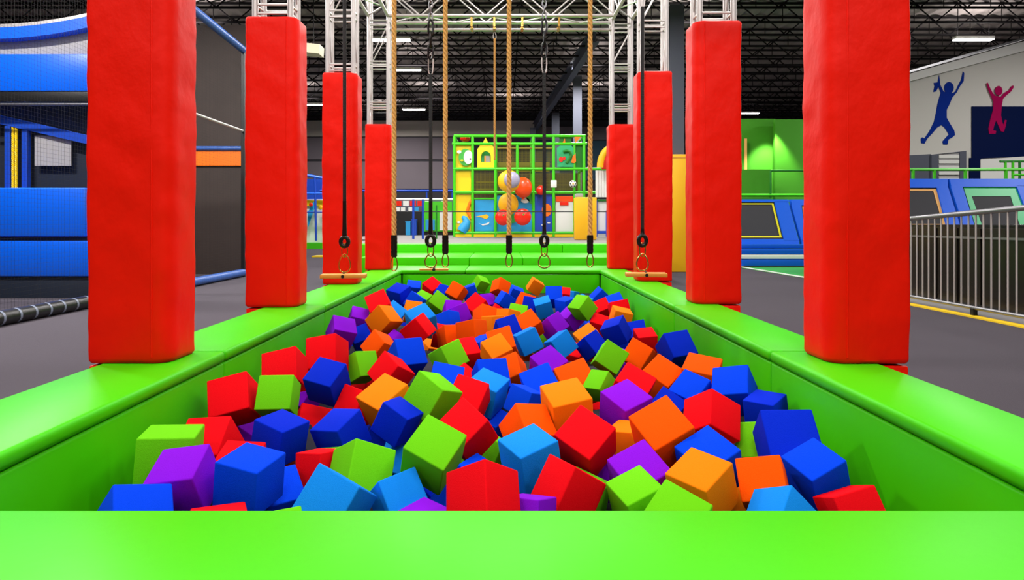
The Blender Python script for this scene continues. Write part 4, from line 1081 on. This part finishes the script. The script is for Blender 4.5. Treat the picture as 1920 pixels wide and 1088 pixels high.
('B',-0.194,2.627,0.029,0.030,0.298,0.816,0.495,0.175,'blue foam cube in the centre of the front third, right of a purple one'),
('B',-0.116,2.805,0.095,-0.118,0.320,0.934,0.107,0.130,'blue foam cube in the centre of the front third, in front of a red one'),
('G',-0.757,2.828,0.116,0.145,0.018,0.620,0.771,0.151,'sliver of a lime green cube behind the sky blue cube at the front left'),
('R',-0.758,2.647,0.200,0.050,0.241,0.965,-0.093,0.137,'red foam cube behind a sky blue one, left of a lime green'),
('S',-0.512,3.199,0.029,-0.183,0.168,0.254,0.935,0.164,'sky blue foam cube behind a sky blue one'),
('P',-1.399,3.441,0.083,0.535,0.378,-0.325,-0.682,0.182,'mostly hidden purple cube under the red cubes along the left wall'),
('A',-0.725,6.038,0.007,0.440,-0.051,-0.615,0.652,0.182,'orange foam cube in the left of the back third, left of a lime green one'),
('P',-1.357,4.355,0.038,0.231,0.014,-0.438,0.869,0.180,'purple foam cube behind a red one, in front of a blue'),
('R',0.668,5.563,0.056,-0.075,-0.428,0.530,0.728,0.163,'red foam cube in the right of the back third, right of a sky blue one'),
('G',-0.085,3.200,0.066,0.552,-0.214,0.053,-0.804,0.172,'lime green foam cube in front of a red one, left of a sky blue'),
('D',-0.710,3.674,-0.018,0.031,0.257,-0.593,0.763,0.169,'blue foam cube in the left of the middle third, left of a sky blue one'),
('R',-0.990,4.571,0.041,0.127,-0.670,0.228,0.695,0.166,'red foam cube in front of a lime green one, right of a red'),
('O',0.151,5.337,0.103,-0.105,-0.446,-0.065,0.886,0.162,'sliver of an orange cube deep between orange and purple ones at the centre'),
('P',0.473,2.928,0.056,-0.425,-0.147,0.545,0.708,0.164,'purple foam cube in front of a red one, left of a purple'),
('R',0.636,4.287,0.006,-0.137,-0.645,0.338,0.672,0.159,'red foam cube in the right of the middle third, left of a purple one'),
('A',1.022,2.763,0.019,-0.406,0.107,0.306,0.854,0.175,'mostly hidden orange foam cube at the front border'),
('G',0.415,6.223,0.074,0.057,0.188,0.632,0.750,0.172,'lime green foam cube in front of a purple one, right of a sky blue'),
('D',-1.117,7.127,0.052,0.395,0.430,0.010,0.812,0.180,'blue foam cube in front of a sky blue one, left of a red'),
('P',0.943,4.964,0.114,-0.223,-0.419,0.514,0.714,0.175,'sliver of a purple cube deep between lime green and red cubes at the middle'),
('D',1.106,6.030,0.059,0.166,-0.095,-0.095,0.977,0.165,'mostly hidden blue foam cube in front of a blue one, right of a lime green'),
('D',-1.421,6.089,-0.003,0.686,-0.169,0.497,0.503,0.168,'blue foam cube against the left pit wall, behind a lime green one'),
('D',-0.346,2.886,0.010,-0.010,0.468,-0.267,0.842,0.168,'blue foam cube behind a purple one, left of a blue'),
('D',0.765,7.168,-0.003,-0.014,0.193,0.012,0.981,0.172,'blue foam cube behind a sky blue one, in front of a purple'),
('S',0.963,9.025,0.180,0.222,-0.165,-0.643,0.714,0.165,'sky blue foam cube behind a lime green one, right of a red'),
]
proto={}
for (k,x,y,z,qw,qx,qy,qz,s,lab) in CUBES:
    if k not in proto: proto[k]=o=foam_mesh(k)
    else:
        o=proto[k].copy(); COL.objects.link(o)
    o.rotation_mode='QUATERNION'; o.rotation_quaternion=(qw,qx,qy,qz); o.location=(x,y,z); o.scale=(s,s,s)
    tag(o,lab,'foam cube','foam cubes in the pit')
# added dark bed under the cubes, supports them and darkens the gaps
def gap_darkener():
    smp=[Vector((a,b,c)) for a in(-.5,0,.5) for b in(-.5,0,.5) for c in(-.5,0,.5)]
    lo={}
    st=.085; x0,x1,y0,y1=-1.455,1.395,1.70,9.80
    nx=int((x1-x0)/st); ny=int((y1-y0)/st)
    H=[[.15]*(nx+1) for _ in range(ny+1)]
    for (k,x,y,z,qw,qx,qy,qz,s,lab) in CUBES:
        q=Quaternion((qw,qx,qy,qz))
        for p in smp:
            w=q@(p*s)+Vector((x,y,z))
            i0=int((w.x-x0)/st); j0=int((w.y-y0)/st)
            for i in range(i0-1,i0+3):
                for j in range(j0-1,j0+3):
                    if 0<=i<=nx and 0<=j<=ny: H[j][i]=min(H[j][i],w.z-.019)
    m=MB();bm=m.bm
    V=[[bm.verts.new((x0+i*(x1-x0)/nx,y0+j*(y1-y0)/ny,max(-.165,H[j][i]))) for i in range(nx+1)] for j in range(ny+1)]
    for j in range(ny):
        for i in range(nx): bm.faces.new((V[j][i],V[j][i+1],V[j+1][i+1],V[j+1][i]))
    o=m.build('floor_gap_darkener','gap_darkener',smooth=True)
    struct(tag(o,'added dark bed under the foam cubes, darkening the gaps between them','floor'))
gap_darkener()
